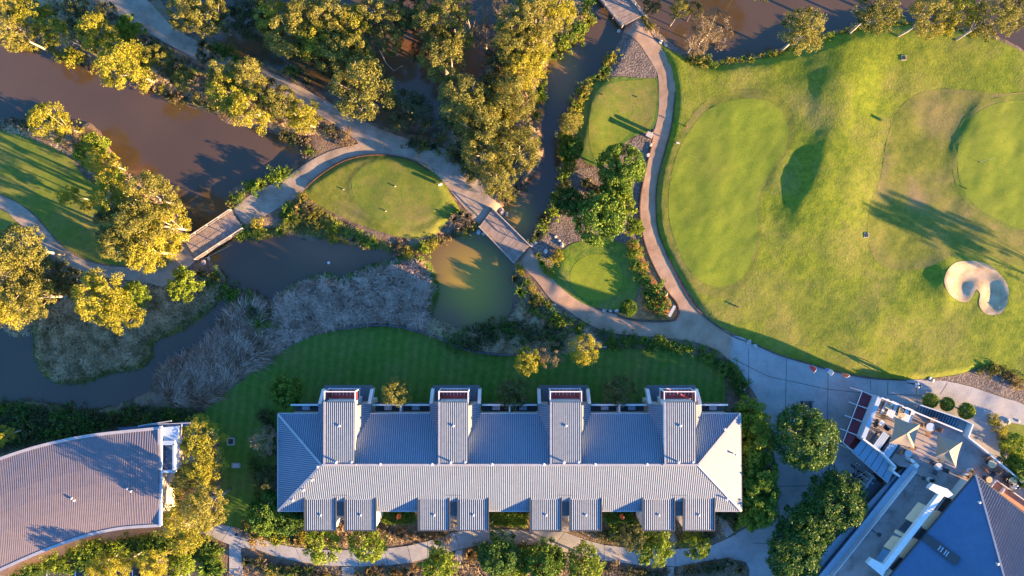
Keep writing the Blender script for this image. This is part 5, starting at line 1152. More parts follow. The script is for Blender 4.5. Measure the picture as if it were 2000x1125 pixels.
def hedge(x0, x1, y0, y1, h, kind, label, seed):
    r = np.random.default_rng(seed); n = int((x1-x0)*(y1-y0)*0.55); C = np.stack([r.uniform(x0, x1, n), r.uniform(y0, y1, n)], -1); z = np.array([gz(a, b) for a, b in C])+h*r.uniform(.55, 1.0, n)
    P = np.stack([(C[:,0]-1000)*S, (562.5-C[:,1])*S, z], -1); V, F, t = leaves(P, r.uniform(.14,.26,n), 0.5+0.13*r.normal(size=n), 14, 0.11, seed)
    tag(link('hedge', mesh_np('hedge', V, F, False, {'tint': t}), LM[kind]), label, 'hedge')
hedge(746,760,996,1016,.8,'lime','short left piece of clipped hedge between the second and third porch roofs',91)
hedge(760,810,998,1018,.8,'broad','clipped green hedge between the second and third porch roofs',92)
hedge(962,1028,998,1022,.9,'broad','clipped green hedge between the fourth and fifth porch roofs',93)
hedge(1180,1232,996,1014,.8,'broad','clipped green hedge between the sixth and seventh porch roofs',94)
hedge(562,618,998,1020,.8,'broad','clipped green hedge under the lower left roof corner of the villa',95)
# ---- reeds and marsh grass (uncountable)
def strands(name, poly, n, L, w, mat, seed, flow, zh=(0.15, 0.6), up=0.35, holes=(), label=None, tint=None):
    r = np.random.default_rng(seed); P = smooth_poly(poly, 3); x0, y0 = P.min(0); x1, y1 = P.max(0); X = []; Y = []
    tot = 0
    while tot < n:
        a = r.uniform(x0, x1, n); b = r.uniform(y0, y1, n); k = inside(P, a, b); X.append(a[k]); Y.append(b[k]); tot += k.sum()
    X = np.concatenate(X)[:n]; Y = np.concatenate(Y)[:n]; n = len(X)
    th = flow(X, Y)+r.normal(size=n)*0.45; l = L*r.uniform(.5, 1.3, n); z = hz(X, Y); z = np.maximum(z, -0.5)
    edge = np.clip(-sdf(P, X, Y)/10, 0.25, 1)
    px, py = (X-1000)*S, (562.5-Y)*S; dx, dy = np.cos(th), np.sin(th); zz = r.uniform(zh[0], zh[1], n)*edge
    cx, cy = -dy*w/2, dx*w/2; bend = r.normal(size=n)*0.35
    V = np.zeros((n, 8, 3)); 
    for j, (t, hgt, ww) in enumerate(((0, 0.0, 1), (0.33, 0.75, 1), (0.7, 1.0, .8), (1.0, 0.72, .15))):
        qx = px+dx*l*t-dy*bend*l*t*t; qy = py+dy*l*t+dx*bend*l*t*t; qz = z+zz*(hgt if j else -0.1)+up*0*t
        V[:, 2*j] = np.stack([qx-cx*ww, qy-cy*ww, qz], -1); V[:, 2*j+1] = np.stack([qx+cx*ww, qy+cy*ww, qz+0.01], -1)
    b = np.arange(n)*8; F = np.stack([np.stack([b+2*j, b+2*j+1, b+2*j+3, b+2*j+2], -1) for j in range(3)], 1).reshape(-1, 4)
    tn = 0.47+0.55*vnoise(X, Y, 50, seed+1)+0.30*vnoise(X, Y, 16, seed+5)+0.17*r.normal(size=n)
    if tint is not None: tn = tn+tint(X, Y)
    me = mesh_np(name, V.reshape(-1, 3), F, False, {'tint': np.repeat(np.clip(tn, 0, 1), 8)})
    return tag(link(name, me, mat), label, 'reeds' if label else None, kind='stuff')
fl1 = lambda X, Y: 1.1+1.2*vnoise(X, Y, 150, 31)
REED_A = [(322,742),(336,722),(385,700),(412,668),(430,640),(450,618),(468,600),(480,588),(500,600),(520,610),(525,650),(520,695),(480,733),(440,764),(402,793),(350,796),(318,785)]
strands('flattened_reeds', REED_A, 13000, 1.25, 0.06, LM['reed'], 3, fl1, (0.2, 0.65), label='flattened mauve-grey dry reeds lying in swirls left of the villa lawn')
REED_B = [(520,610),(545,575),(600,550),(640,540),(664,552),(672,548),(720,526),(760,515),(800,506),(825,514),(842,540),(845,575),(834,610),(838,645),(800,636),(740,630),(660,640),(600,654),(560,674),(522,692)]
strands('reed_bed', REED_B, 24000, 0.5, 0.05, LM['reed'], 4, lambda X, Y: 6.28*vnoise(X, Y, 22, 8), (0.2, 0.6), label='mauve-grey tangled reed bed between the middle pond and the villa lawn')
strands('reed_rim', [(540,592),(560,566),(600,546),(640,536),(666,550),(672,541),(720,521),(760,510),(800,500),(828,510),(848,540),(852,575),(840,615),(830,600),(838,570),(832,540),(815,520),(795,514),(760,522),(720,534),(690,552),(668,562),(645,548),(600,558),(565,580)], 6000, 0.4, 0.04, LM['broad'], 14, lambda X, Y: 6.28*vnoise(X, Y, 22, 9), (0.2, 0.6), label='dark green rim of fresh reeds round the tangled reed bed')
MARSH = [(75,640),(80,600),(110,565),(150,560),(250,560),(320,566),(395,535),(430,545),(428,568),(410,596),(385,612),(342,643),(290,666),(283,698),(262,717),(210,724),(160,742),(104,743),(70,700)]
strands('marsh_grass', MARSH, 30000, 0.34, 0.05, LM['marsh'], 5, lambda X, Y: 6.28*vnoise(X, Y, 14, 18), (0.12, 0.42), label='lumpy brown-green marsh grass filling the peninsula below the left path')
strands('marsh_rim', [(62,650),(66,612),(100,570),(108,585),(84,620),(80,655),(92,690),(112,732),(160,730),(205,712),(255,706),(275,690),(282,660),(340,634),(382,604),(408,588),(424,566),(436,545),(440,560),(424,590),(398,612),(352,646),(298,668),(292,702),(266,722),(212,730),(164,748),(100,748),(64,706)], 6000, 0.32, 0.04, LM['gum'], 16, lambda X, Y: 6.28*vnoise(X, Y, 22, 9), (0.1, 0.4), label='olive green rim of fresh growth round the marsh peninsula')
strands('dry_bank_grass', [(860,630),(900,645),(940,640),(990,632),(1010,600),(1020,560),(1060,590),(1110,620),(1150,645),(1160,665),(1100,690),(1000,690),(940,685),(880,668),(830,650),(832,628)], 14000, 0.34, 0.035, LM['marsh'], 6, lambda X, Y: 6.28*vnoise(X, Y, 18, 19), (0.15, 0.4), label='dull scrubby grass on the bank between olive pond and villa lawn')
strands('creek_bank_grass', [(-60,790),(60,792),(130,812),(200,810),(260,792),(340,800),(400,800),(380,822),(300,826),(200,840),(100,858),(0,885),(-60,890)], 12000, 0.3, 0.035, LM['dark'], 7, lambda X, Y: 6.28*vnoise(X, Y, 18, 20), (0.15, 0.4), label='dark rough grass on the creek bank above the curved roof')
strands('pond_bank_grass', [(0,60),(60,82),(110,98),(200,138),(300,168),(400,206),(500,240),(570,264),(640,262),(680,270),(640,245),(560,200),(480,175),(400,140),(300,90),(200,40),(160,0),(0,0)], 24000, 0.32, 0.035, LM['marsh'], 8, lambda X, Y: 6.28*vnoise(X, Y, 30, 21), (0.1, 0.35), label='dry grass covering the bank between the left pond and the gravel track')
strands('strip_grass', [(880,270),(900,180),(960,130),(990,60),(1010,0),(1140,0),(1150,40),(1080,100),(1055,180),(1048,230),(1055,300),(1000,370),(970,395),(940,345),(900,305)], 18000, 0.32, 0.035, LM['marsh'], 9, lambda X, Y: 6.28*vnoise(X, Y, 30, 22), (0.1, 0.35), label='rough grass beneath the trees between the swamp and the creek')
strands('island_fringe_grass', [(470,455),(540,440),(600,400),(660,430),(720,462),(790,480),(850,468),(900,445),(940,440),(905,455),(860,475),(800,502),(730,485),(640,468),(560,455),(500,470)], 7000, 0.32, 0.035, LM['gum'], 10, lambda X, Y: 6.28*vnoise(X, Y, 20, 23), (0.1, 0.4), label='olive fringe grass along the water side of the island tee')
strands('bed_litter_grass', [(470,1110),(650,1112),(800,1105),(900,1080),(960,1068),(1100,1085),(1250,1110),(1420,1095),(1460,1125),(1460,1150),(470,1150)], 9000, 0.28, 0.03, LM['marsh'], 11, lambda X, Y: 6.28*vnoise(X, Y, 20, 24), (0.1, 0.3), label='dry ground cover in the bottom planting bed along the villa path')
strands('villa_bed_grass', [(560,1000),(750,1000),(1040,1000),(1240,1000),(1420,1000),(1425,1045),(1300,1060),(1180,1055),(1100,1036),(950,1030),(860,1045),(750,1068),(600,1068),(540,1055)], 9000, 0.28, 0.03, LM['marsh'], 12, lambda X, Y: 6.28*vnoise(X, Y, 20, 25), (0.08, 0.25), label='dry ground cover between the villa porches and the path')
strands('left_shore_grass', [(0,235),(60,240),(120,245),(170,275),(215,330),(260,350),(330,420),(360,450),(340,490),(280,510),(240,460),(200,370),(150,310),(60,270),(0,252)], 14000, 0.32, 0.035, LM['marsh'], 13, lambda X, Y: 6.28*vnoise(X, Y, 20, 26), (0.1, 0.35), label='dry grass on the west bank of the left pond')
strands('left_grove_grass', [(0,460),(60,470),(100,510),(180,540),(300,560),(120,570),(80,640),(0,645)], 8000, 0.32, 0.035, LM['marsh'], 15, lambda X, Y: 6.28*vnoise(X, Y, 20, 27), (0.1, 0.3), label='dry grass under the trees at the left edge below the path')
# ------------------------------------------------------------ bridges
M['plank'] = surf('weathered_bridge_plank', [(0.20,0.15,0.115),(0.28,0.215,0.17),(0.33,0.26,0.21)], 2.2, 0.9, 0.3, 18.0, 6, 0.15)
M['plank2'] = surf('greyer_bridge_plank', [(0.18,0.15,0.13),(0.26,0.215,0.185)], 2.2, 0.9, 0.3, 18.0, 6, 0.15)
M['kerbwood'] = plain('pale_kerb_timber', (0.42,0.37,0.31), 0.85, 0.2)
M['steel'] = plain('galvanised_rail', (0.38,0.38,0.38), 0.45, 0.5)
M['rock'] = surf('sandstone_boulder', [(0.24,0.19,0.16),(0.45,0.38,0.33),(0.55,0.48,0.42)], 3, 0.9, 0.6, 6)
M['black'] = plain('black_plastic', (0.02,0.02,0.022), 0.5, 0.4)
M['tan'] = plain('tan_table_top', (0.45,0.34,0.18), 0.7, 0.3)
M['sail'] = plain('cream_shade_cloth', (0.25,0.215,0.17), 0.85, 0.15, var=0.04)
M['red'] = plain('red_flag_cloth', (0.55,0.07,0.08), 0.8, 0.2)
M['blue'] = plain('blue_flag_cloth', (0.16,0.18,0.62), 0.8, 0.2)
M['orange'] = plain('orange_flag_cloth', (0.60,0.16,0.06), 0.8, 0.2)
M['wood'] = plain('brown_sign_timber', (0.26,0.13,0.07), 0.8, 0.2)

def bridge(name, A, B, C, D, n, label, z=0.16, post_step=1.3, drop=2):
    """A-B one rail side, D-C the other"""
    A, B, C, D = [Vector(p) for p in (A, B, C, D)]
    e = empty(name, T(*((A+C)/2), z), label, 'bridge')
    for i in range(n):
        t0 = (i+0.04)/n; t1 = (i+0.95)/n; dz = rnd.uniform(-.008, .008)
        m = MB(); m.slab([T(*lerp(A,B,t0),z+dz), T(*lerp(A,B,t1),z+dz), T(*lerp(D,C,t1),z+dz), T(*lerp(D,C,t0),z+dz)], 0.05); m.build('plank', M['plank'] if rnd.random() < .72 else M['plank2'], e)
    for a, b in ((A, B), (D, C)):
        m = MB(); m.bar(T(*a,z-.16), T(*b,z-.16), 0.14, 0.2); m.build('bearer', M['plank2'], e)
        m = MB(); m.bar(T(*a,z+.09), T(*b,z+.09), 0.10, 0.14); m.build('kerb', M['plank2'], e)
        L_ = (T(*b)-T(*a)).length; k = max(2, int(L_/post_step))
        for i in range(k+1):
            p = T(*lerp(a, b, i/k)); m = MB(); m.bar((p.x, p.y, -1.0 if 0 < i < k else z-.2), (p.x, p.y, z+0.6), 0.07); m.build('post', M['kerbwood'], e)
        m = MB(); m.bar(T(*a,z+.62), T(*b,z+.62), 0.06, 0.05); m.build('handrail', M['kerbwood'], e)
        m = MB()
        for h in (0.25, 0.42): m.bar(T(*a,z+h), T(*b,z+h), 0.012)
        m.build('wire', M['steel'], e)
bridge('timber_bridge', (362,471), (453,411), (477,447), (385,507), 30, 'timber plank footbridge at the left, between the left grove and the island tee')
bridge('timber_bridge', (962,408), (1035,480), (1004,514), (936,443), 28, 'timber plank footbridge in the centre where the creek meets the olive pond')
bridge('timber_bridge', (1131,-50), (1215,53), (1256,31), (1190,-50), 34, 'wider plank footbridge cut by the top edge of the picture', z=0.14)

# ------------------------------------------------------------ boulders
def boulder_mesh(seed):
    r = random.Random(seed); bm = bmesh.new(); bmesh.ops.create_icosphere(bm, subdivisions=2, radius=0.5)
    for v in bm.verts: v.co *= 1+r.uniform(-.16, .16); v.co.z *= 0.6; v.co.x *= 1.2
    me = bpy.data.meshes.new('boulder'); bm.to_mesh(me); bm.free(); me.materials.append(M['rock']); return me
bms = [boulder_mesh(i) for i in range(4)]
for i, (x, y, s, lb) in enumerate([(1137,354,5,'pale boulder in the shaded gravel, left of two near the creek'),(1152,353,4,'pale boulder in the shaded gravel, right of two near the creek'),(1066,491,8,'pale boulder between the path and the practice green'),(1098,478,7,'boulder under the large leafy tree'),(1085,462,5,'small boulder in the gravel left of the large leafy tree'),(1092,470,5,'small boulder beside the large leafy tree'),(1180,606,7,'boulder at the lower rim of the practice green, left one'),(1192,607,5,'boulder at the lower rim of the practice green, middle one'),(1204,607,6,'boulder at the lower rim of the practice green, right one'),(1301,574,7,'white boulder at the top of the bark bed point'),(1265,303,7,'pale boulder beside the pink path below the wooden tee sign'),(1270,283,5,'small boulder beside the path under the wooden sign'),(362,463,8,'boulder at the upper left corner of the left bridge'),(356,458,6,'smaller boulder by the upper left corner of the left bridge'),(397,512,9,'boulder below the lower end of the left bridge'),(404,505,6,'smaller boulder below the lower end of the left bridge'),(445,411,7,'boulder at the upper right corner of the left bridge'),(935,452,9,'boulder beneath the left corner of the central bridge'),(944,456,6,'small boulder at the left corner of the central bridge'),(980,412,10,'bright boulder at the top corner of the central bridge'),(990,418,6,'small boulder beside the top corner of the central bridge'),(1038,478,8,'grey boulder at the right corner of the central bridge'),(1046,474,6,'smaller grey boulder at the right corner of the central bridge'),(1210,57,6,'white boulder at the foot of the top bridge'),(1262,28,5,'small rock at the right rail of the top bridge'),(1290,82,7,'rock at the pond side of the upper gravel bed'),(1300,88,6,'rock at the tip of the upper gravel bed'),(1462,668,8,'rock between the plaza and the golf rough, left one'),(1475,676,7,'rock between the plaza and the golf rough, right one'),(1432,722,5,'pale rock in the lawn hedge near the plaza'),(1453,760,5,'pale rock by the plaza edge below the hedge'),(1968,823,8,'bluish boulder by the small lawn at the right'),(1952,850,6,'rock by the stair landing path at the right'),(1988,822,5,'white rock at the top of the small right lawn'),(1083,596,5,'pale rock under the shaded shrubs below the path'),(1820,742,7,'rock at the end of the lawn edging near the gravel'),(1815,738,5,'small dark rock at the end of the lawn edging')]):
    o = bpy.data.objects.new('boulder', bms[i%4]); COL.objects.link(o); k = s*S*1.1; o.scale = (k, k, k); o.rotation_euler = (0, 0, rnd.uniform(0, 6.28))
    o.location = T(x, y, max(gz(x, y), -0.5)+0.12*k+0.03); tag(o, lb, 'boulder', 'boulders along the banks and paths')

# ------------------------------------------------------------ low retaining fence of the villa lawn
FL = smooth_poly([(660,645),(690,638),(740,635),(790,640),(850,656),(900,679),(950,690),(1000,693)], 4, False)
fe = empty('low_fence', T(830, 650), 'low dark retaining fence with small posts along the top of the villa lawn', 'fence')
m = MB()
for i in range(len(FL)-1): a, b = FL[i], FL[i+1]; m.bar(T(*a, gz(*a)+.2), T(*b, gz(*b)+.2), 0.05, 0.5)
m.build('rail', M['slatewall'], fe)
cum = np.concatenate([[0], np.cumsum(np.hypot(*(np.diff(FL, axis=0).T)))])
for d in np.arange(4, cum[-1], 21): x = np.interp(d, cum, FL[:,0]); y = np.interp(d, cum, FL[:,1]); m = MB(); m.bar(T(x,y,0), T(x,y,gz(x,y)+.62), .09); m.build('post', M['darkmetal'], fe)
st = empty('garden_steps', T(1168, 668), 'pale timber-edged garden steps at the top of the villa lawn', 'steps')
for i in range(3): m = MB(); m.box(T(1162+4*i, 667+5*i, 0.06+.03*i), (1.5, 0.12, 0.14), -0.05); m.build('step', M['kerbwood'], st)

# ------------------------------------------------------------ golf things
def flagstick(px, py, label):
    z = gz(px, py)+0.05; e = empty('golf_flag', T(px, py, z), label, 'golf flag')
    m = MB(); m.tube([T(px,py,z-.1), T(px,py,z+2.1)], [.012,.010], 5); m.build('pole', M['white'], e)
    m = MB(); a = T(px,py,z+2.05); m.v = []; m.add([a, a+Vector((-.42,-.12,-.04)), a+Vector((-.40,-.12,-.36)), a+Vector((0,0,-.32))], [(0,1,2,3)]); m.build('flag', M['white'], e)
    m = MB(); m.lathe(T(px,py,z), [(.055,0.004),(.055,0.012),(.01,.013)], 10); m.build('cup', M['black'], e)
flagstick(1908, 318, 'golf flag with white cloth on the right putting green')
def tee_box(px, py, s, mat, label, h=0.3, cat='tee marker', name='tee_marker', rz=0.3):
    z = gz(px, py)+.04; e = empty(name, T(px, py, z), label, cat)
    m = MB(); m.box(T(px,py,z+h*.62), (s, s*.35, h*.7), rz); m.build('board', mat, e)
    for q in (-1, 1): m = MB(); m.bar(T(px,py,z-.1)+Vector((q*s*.35*math.cos(rz), q*s*.35*math.sin(rz),0)), T(px,py,z+h*.5)+Vector((q*s*.35*math.cos(rz), q*s*.35*math.sin(rz),0)), .05); m.build('leg', mat, e)
tee_box(861, 362, 0.34, M['white'], 'white tee marker board at the right side of the island tee', h=0.62)
tee_box(773, 365, 0.12, M['white'], 'small white tee marker in the middle of the island tee', h=0.12)
tee_box(755, 413, 0.12, M['white'], 'small white tee marker at the lower side of the island tee', h=0.12)
tee_box(672, 371, 0.14, M['kerbwood'], 'pale low marker on the left bank of the island tee', h=0.12)
tee_box(1322, 281, 0.30, M['white'], 'small white marker in the rough right of the pink path', h=0.2, rz=-.3)
tee_box(1340, 249, 0.12, M['wood'], 'tiny brown marker in the rough above the white one', h=0.25)
tee_box(1176, 186, 0.12, M['black'], 'small dark tee marker on the upper tee, left one', h=0.1)
tee_box(1244, 190, 0.12, M['black'], 'small dark tee marker on the upper tee, right one', h=0.1)
tee_box(1436, 598, 0.4, M['black'], 'dark low marker in the rough above the path junction', h=0.12, rz=-.5)
tee_box(1882, 369, 0.14, M['black'], 'small dark marker on the right putting green', h=0.1, rz=-.8)
tee_box(1948, 600, 0.12, M['kerbwood'], 'small pale marker in the rough below the bunker', h=0.1)
for px, py, lb in ((1762,115,'dark square sprinkler box in the rough near the north pond'),(1688,460,'dark square sprinkler box at the left edge of the apron')):
    e = empty('sprinkler_box', T(px,py,gz(px,py)), lb, 'sprinkler box'); m = MB(); m.box(T(px,py,gz(px,py)+.05), (.32,.32,.10), .3); m.build('lid', M['black'], e)
    m = MB(); [m.box(T(px,py,gz(px,py)+.04)+Vector(v), s, 0) for v, s in (((.2,0,0),(.06,.46,.08)),((-.2,0,0),(.06,.46,.08)),((0,.2,0),(.34,.06,.08)),((0,-.2,0),(.34,.06,.08)))]; m.build('rim', M['kerbwood'], e)
# wooden tee sign and posts beside the pink path
e = empty('tee_sign', T(1266,267,0), 'brown timber tee sign box beside the pink path at the upper tee', 'sign')
m = MB(); m.box(T(1266,267,.55), (.55,.42,.55), -.5); m.build('board', M['wood'], e); m = MB(); m.box(T(1266,267,.2), (.35,.3,.5), -.5); m.build('leg', M['wood'], e); m = MB(); m.box(T(1266,267,.85), (.66,.5,.05), -.5); m.build('lid', M['kerbwood'], e)
e = empty('litter_bin', T(1272,258,0), 'small grey litter bin above the timber tee sign', 'bin')
m = MB(); m.lathe(T(1272,258,0), [(.16,0),(.19,.7),(.2,.72),(.2,.76)], 10); m.build('body', M['steel'], e); m = MB(); m.lathe(T(1272,258,.76), [(.19,0),(.14,.08),(.02,.1)], 10); m.build('lid', M['black'], e)
e = empty('grey_bench', T(1311,608,0), 'long slim grey bench in the point of the bark bed', 'bench')
m = MB(); m.bar(T(1305,618,.45), T(1316,597,.45), .28, .07); m.build('seat', M['steel'], e)
for p in ((1307,614),(1314,601)): m = MB(); m.bar(T(*p,-.05), T(*p,.42), .09); m.build('leg', M['steel'], e)
for px, py, w, h, lb in ((451,862,.75,.75,'dark square drain pit on the lawn left of the villa, upper one'),(461,909,.85,.5,'pale and dark drain cover on the lawn left of the villa, lower one'),(462,1044,.42,.42,'dark square drain grate in the path at the lower left')):
    e = empty('drain_cover', T(px,py,0), lb, 'drain cover'); zz = gz(px,py)+.04
    m = MB(); m.box(T(px,py,zz), (w,h,.05), 0); m.build('frame', M['concrete'], e); m = MB(); m.box(T(px,py,zz+.03), (w*.62,h*.66,.03), 0); m.build('grate', M['black'] if 'pale' not in lb else M['steel'], e)
# white bird on the pond
e = empty('white_bird', T(640,513,-.5), 'small white bird floating on the middle pond', 'bird')
m = MB(); c = T(640,513,-.44); m.lathe(c, [(.02,-.06),(.13,-.02),(.15,.03),(.09,.09),(.02,.11)], 10); m.tube([c+Vector((.08,0,.06)), c+Vector((.14,0,.2)), c+Vector((.2,0,.22))], [.04,.025,.02], 6); m.build('body', M['white'], e, True)

# ------------------------------------------------------------ feather flags on the plaza kerb
def feather(px, py, mat, label, mat2=None, az=-2.3):
    e = empty('feather_flag', T(px,py,0), label, 'banner'); z = 0.05
    m = MB(); pts = [T(px,py,z)+Vector((math.cos(az)*o, math.sin(az)*o, h)) for o, h in ((0,0),(0,1.2),(.06,1.9),(.22,2.35),(.5,2.55),(.75,2.45))]; m.tube(pts, [.02]*5+[.01], 5); m.build('pole', M['white'], e)
    vs = []; fs = []
    for i, (o, h) in enumerate(((.02,.6),(.02,1.2),(.08,1.9),(.24,2.33),(.5,2.52),(.74,2.42))):
        a = T(px,py,z)+Vector((math.cos(az)*o, math.sin(az)*o, h)); wv = .5*math.sin(min(1, (i+.6)/2.5)*math.pi/2)*(1 if i < 4 else .45 if i == 4 else .05)
        vs += [a, a+Vector((math.cos(az)*wv*.8+.05*math.sin(i), math.sin(az)*wv*.8+.08*math.cos(i*2), -wv*.5))]
    for i in range(5): fs.append((2*i,2*i+1,2*i+3,2*i+2))
    m = MB(); m.add(vs, fs); m.build('flag', mat, e, True)
    if mat2:
        m = MB(); m.add([vs[0]+Vector((0,0,.01)), vs[1]+Vector((0,0,.01)), vs[3]+Vector((0,0,.01)), vs[2]+Vector((0,0,.01))], [(0,1,2,3)]); m.v = [(v[0]-.012, v[1]-.012, v[2]+.01) for v in m.v]; m.build('flag_hem', mat2, e)
feather(1578,712,M['red'],'red feather flag at the plaza kerb, leftmost of three')
feather(1610,718,M['white'],'white and blue feather flag at the plaza kerb, middle of three', M['blue'])
feather(1642,727,M['orange'],'orange feather flag lying low at the plaza kerb, rightmost of three', az=-2.8)
# two small orange parasols under the villa eave
for px, py, lb in ((783,1001,'furled orange parasol by the hedge between second and third porch'),(1211,1001,'furled orange parasol by the hedge between sixth and seventh porch')):
    e = empty('furled_parasol', T(px,py,0), lb, 'parasol'); m = MB(); m.tube([T(px,py,0), T(px,py,2.2)], [.03,.02], 6); m.build('pole', M['white'], e)
    m = MB(); m.lathe(T(px,py,.9), [(.05,0),(.22,.15),(.17,.7),(.06,1.25),(.01,1.35)], 8); m.build('canopy', M['orange'], e)

# ------------------------------------------------------------ ring planter and plaza bench
e = empty('ring_planter', T(1577,846,0), 'pale curved concrete ring planter round the big plaza tree', 'planter')
m = MB(); n = 40; R1, R2 = 1.95, 1.75; c = T(1577,846)
vs = [(c.x+R*math.cos(2*math.pi*i/n), c.y+R*math.sin(2*math.pi*i/n), z) for R, z in ((R1,0),(R1,.45),(R2,.45),(R2,0)) for i in range(n)]
m.add(vs, [(r*n+i, r*n+(i+1)%n, (r+1)*n+(i+1)%n, (r+1)*n+i) for r in range(3) for i in range(n)]); m.build('rim', M['white'], e)
m = MB(); m.lathe((c.x,c.y,.2), [(R2,0),(R2*.5,.08),(.02,.1)], 20); m.build('soil', M['litter'], e)
e = empty('dark_bench', T(1573,790,0), 'dark slatted bench on the plaza above the ring planter', 'bench')
for i in range(4): m = MB(); m.box(T(1573,783.5+4.2*i,.47), (1.05,.13,.05), .12); m.build('slat', M['darkmetal'], e)
for dx in (-8, 8): m = MB(); m.box(T(1573+dx,790,.22), (.08,.75,.46), .12); m.build('leg', M['black'], e)
m = MB(); m.box(T(1573,783,.75), (1.05,.06,.35), .12); m.build('backrest', M['darkmetal'], e)

# ------------------------------------------------------------ terrace furniture
ZD = 2.72
def long_table(px, py, rz, L_, label, mat, mat2):
    p = W(px,py,ZD+.7); e = empty('picnic_table', (p.x,p.y,ZD), label, 'table', 'long tables on the terrace'); R = Matrix.Rotation(rz, 3, 'Z')
    for i in range(4): m = MB(); m.box(p+R@Vector((-.27+.18*i,0,0)), (.15,L_,.04), rz); m.build('board', mat, e)
    for s in (-1, 1):
        m = MB(); m.box(p+R@Vector((s*.62,0,-.28)), (.24,L_,.04), rz); m.build('seat', mat2, e)
        m = MB(); m.box(p+R@Vector((0,s*L_*.38,-.38)), (1.2,.07,.07), rz); m.box(p+R@Vector((0,s*L_*.38,-.37)), (.1,.08,.66), rz); m.build('leg', M['darkmetal'], e)
long_table(1743,800,-.42,1.5,'white slatted long table at the upper terrace wall, left one',M['white'],M['white'])
long_table(1771,812,-.42,1.5,'white slatted long table at the upper terrace wall, right one',M['white'],M['white'])
long_table(1721,861,-.62,1.7,'pale long table by the left terrace wall, upper one',M['bluewall'],M['darkmetal'])
long_table(1739,877,-.62,1.7,'pale long table by the left terrace wall, lower one',M['bluewall'],M['darkmetal'])
def chair(px, py, rz, label, mat, parent=None):
    p = W(px,py,ZD+.45); e = empty('chair', (p.x,p.y,ZD), label, 'chair', 'terrace chairs'); R = Matrix.Rotation(rz, 3, 'Z')
    m = MB(); m.box(p, (.42,.42,.05), rz); m.build('seat', mat, e); m = MB(); m.box(p+R@Vector((0,-.2,.24)), (.42,.05,.42), rz); m.build('backrest', mat, e)
    for x in (-.17,.17):
        for y in (-.17,.17): m = MB(); m.box(p+R@Vector((x,y,-.24)), (.04,.04,.44), rz); m.build('leg', M['darkmetal'], e)
def round_set(px, py, rpx, n, mat, where, cm, square=False, a0=0.3):
    p = W(px,py,ZD+.72); e = empty('round_table' if not square else 'square_table', (p.x,p.y,ZD), ('round table ' if not square else 'square tan table ')+where, 'table', 'small tables on the terrace')
    r = rpx*S
    if square: m = MB(); m.box(p, (r*2,r*1.5,.04), -.42); m.build('table_top', mat, e)
    else: m = MB(); m.lathe(p, [(r,0),(r,.035),(.01,.036)], 16); m.build('table_top', mat, e)
    m = MB(); m.lathe((p.x,p.y,ZD), [(.22,0),(.05,.04),(.04,.70)], 8); m.build('leg', M['darkmetal'], e)
    for i in range(n):
        a = a0+2*math.pi*i/n; cx = px+math.cos(a)*(rpx+7); cy = py+math.sin(a)*(rpx+7)
        side = ('right','lower right','bottom','lower left','left','upper left','top','upper right')[int(round((a % (2*math.pi))/(math.pi/4))) % 8]
        chair(cx, cy, -a+math.pi/2, 'chair at the '+side+' of the table '+where, cm)
round_set(1735,795,5,1,M['tan'],'left of the white tables',M['black'],True)
round_set(1757,800,6,2,M['tan'],'between the white tables, upper one',M['black'],True)
round_set(1760,810,6,2,M['tan'],'between the white tables, lower one',M['black'],True, a0=1.2)
round_set(1817,834,8,4,M['bluewall'],'between the two star sails',M['wood'])
round_set(1938,906,8,4,M['tan'],'by the terrace wall under the long edge',M['wood'],a0=.9)
round_set(1978,940,8,4,M['tan'],'beside the seated people at the right',M['black'],a0=.2)
round_set(1833,911,7,4,M['steel'],'below the right star sail',M['darkmetal'],a0=.5)
round_set(1774,886,7,3,M['steel'],'below the left star sail',M['wood'],a0=1.2)
round_set(1932,937,6,2,M['tan'],'at the tip of the hipped roof',M['black'],a0=2.2)
round_set(1722,826,5,3,M['white'],'near the left parapet',M['black'],a0=2.9)
for px, py, lb in ((1888,930,'white-leaved potted plant beside the hipped roof tip, lower one'),(1896,920,'white round pot beside the hipped roof tip'),(1818,938,'dark potted plant near the upper end of the screen wall'),(1818,951,'green potted plant on the upper end of the screen wall')):
    p = W(px,py,ZD+.4); e = empty('potted_plant', (p.x,p.y,ZD), lb, 'potted plant'); m = MB(); m.lathe((p.x,p.y,ZD), [(.2,0),(.28,.4),(.25,.42)], 10); m.build('pot', M['white'], e)
    o = bpy.data.objects.new('foliage', TP['pale' if 'white' in lb else 'dark'][0]); COL.objects.link(o); o.parent = e; o.location = (0,0,.38); o.scale = (.6,.6,.6)
# star shaped shade sails
def star(center, tips, label, zc=6.5, zt=4.7):
    c = W(*center, zc); Tp = [W(*t, zt) for t in tips]; e = empty('star_shade_sail', (c.x,c.y,ZD), label, 'shade sail', 'star shaped shade sails over the terrace')
    n = len(Tp); vs = []; fs = []; K = 6; J = 5
    for i in range(n):
        a, b = Tp[i], Tp[(i+1)%n]; mid = (a+b)/2; inn = lerp(mid, c, 0.20)
        for j in range(J+1):      # along the quadratic edge a -> inn -> b
            t = j/J; q = a*(1-t)**2+inn*2*t*(1-t)+b*t*t
            for k in range(K+1): s = k/K; p = lerp(c, q, s); p.z -= 0.15*math.sin(math.pi*s)*(0.35+0.65*math.sin(math.pi*t)); vs.append(p)
        b0 = i*(J+1)*(K+1)
        for j in range(J):
            for k in range(K): a0 = b0+j*(K+1)+k; fs.append((a0,a0+1,a0+K+2,a0+K+1))
    m = MB(); m.add(vs, fs); o = m.build('canopy', M['sail'], e, True)
    m = MB(); m.tube([(c.x,c.y,ZD), (c.x,c.y,zc+.1)], [.05,.04], 8); m.build('mast', M['steel'], e)
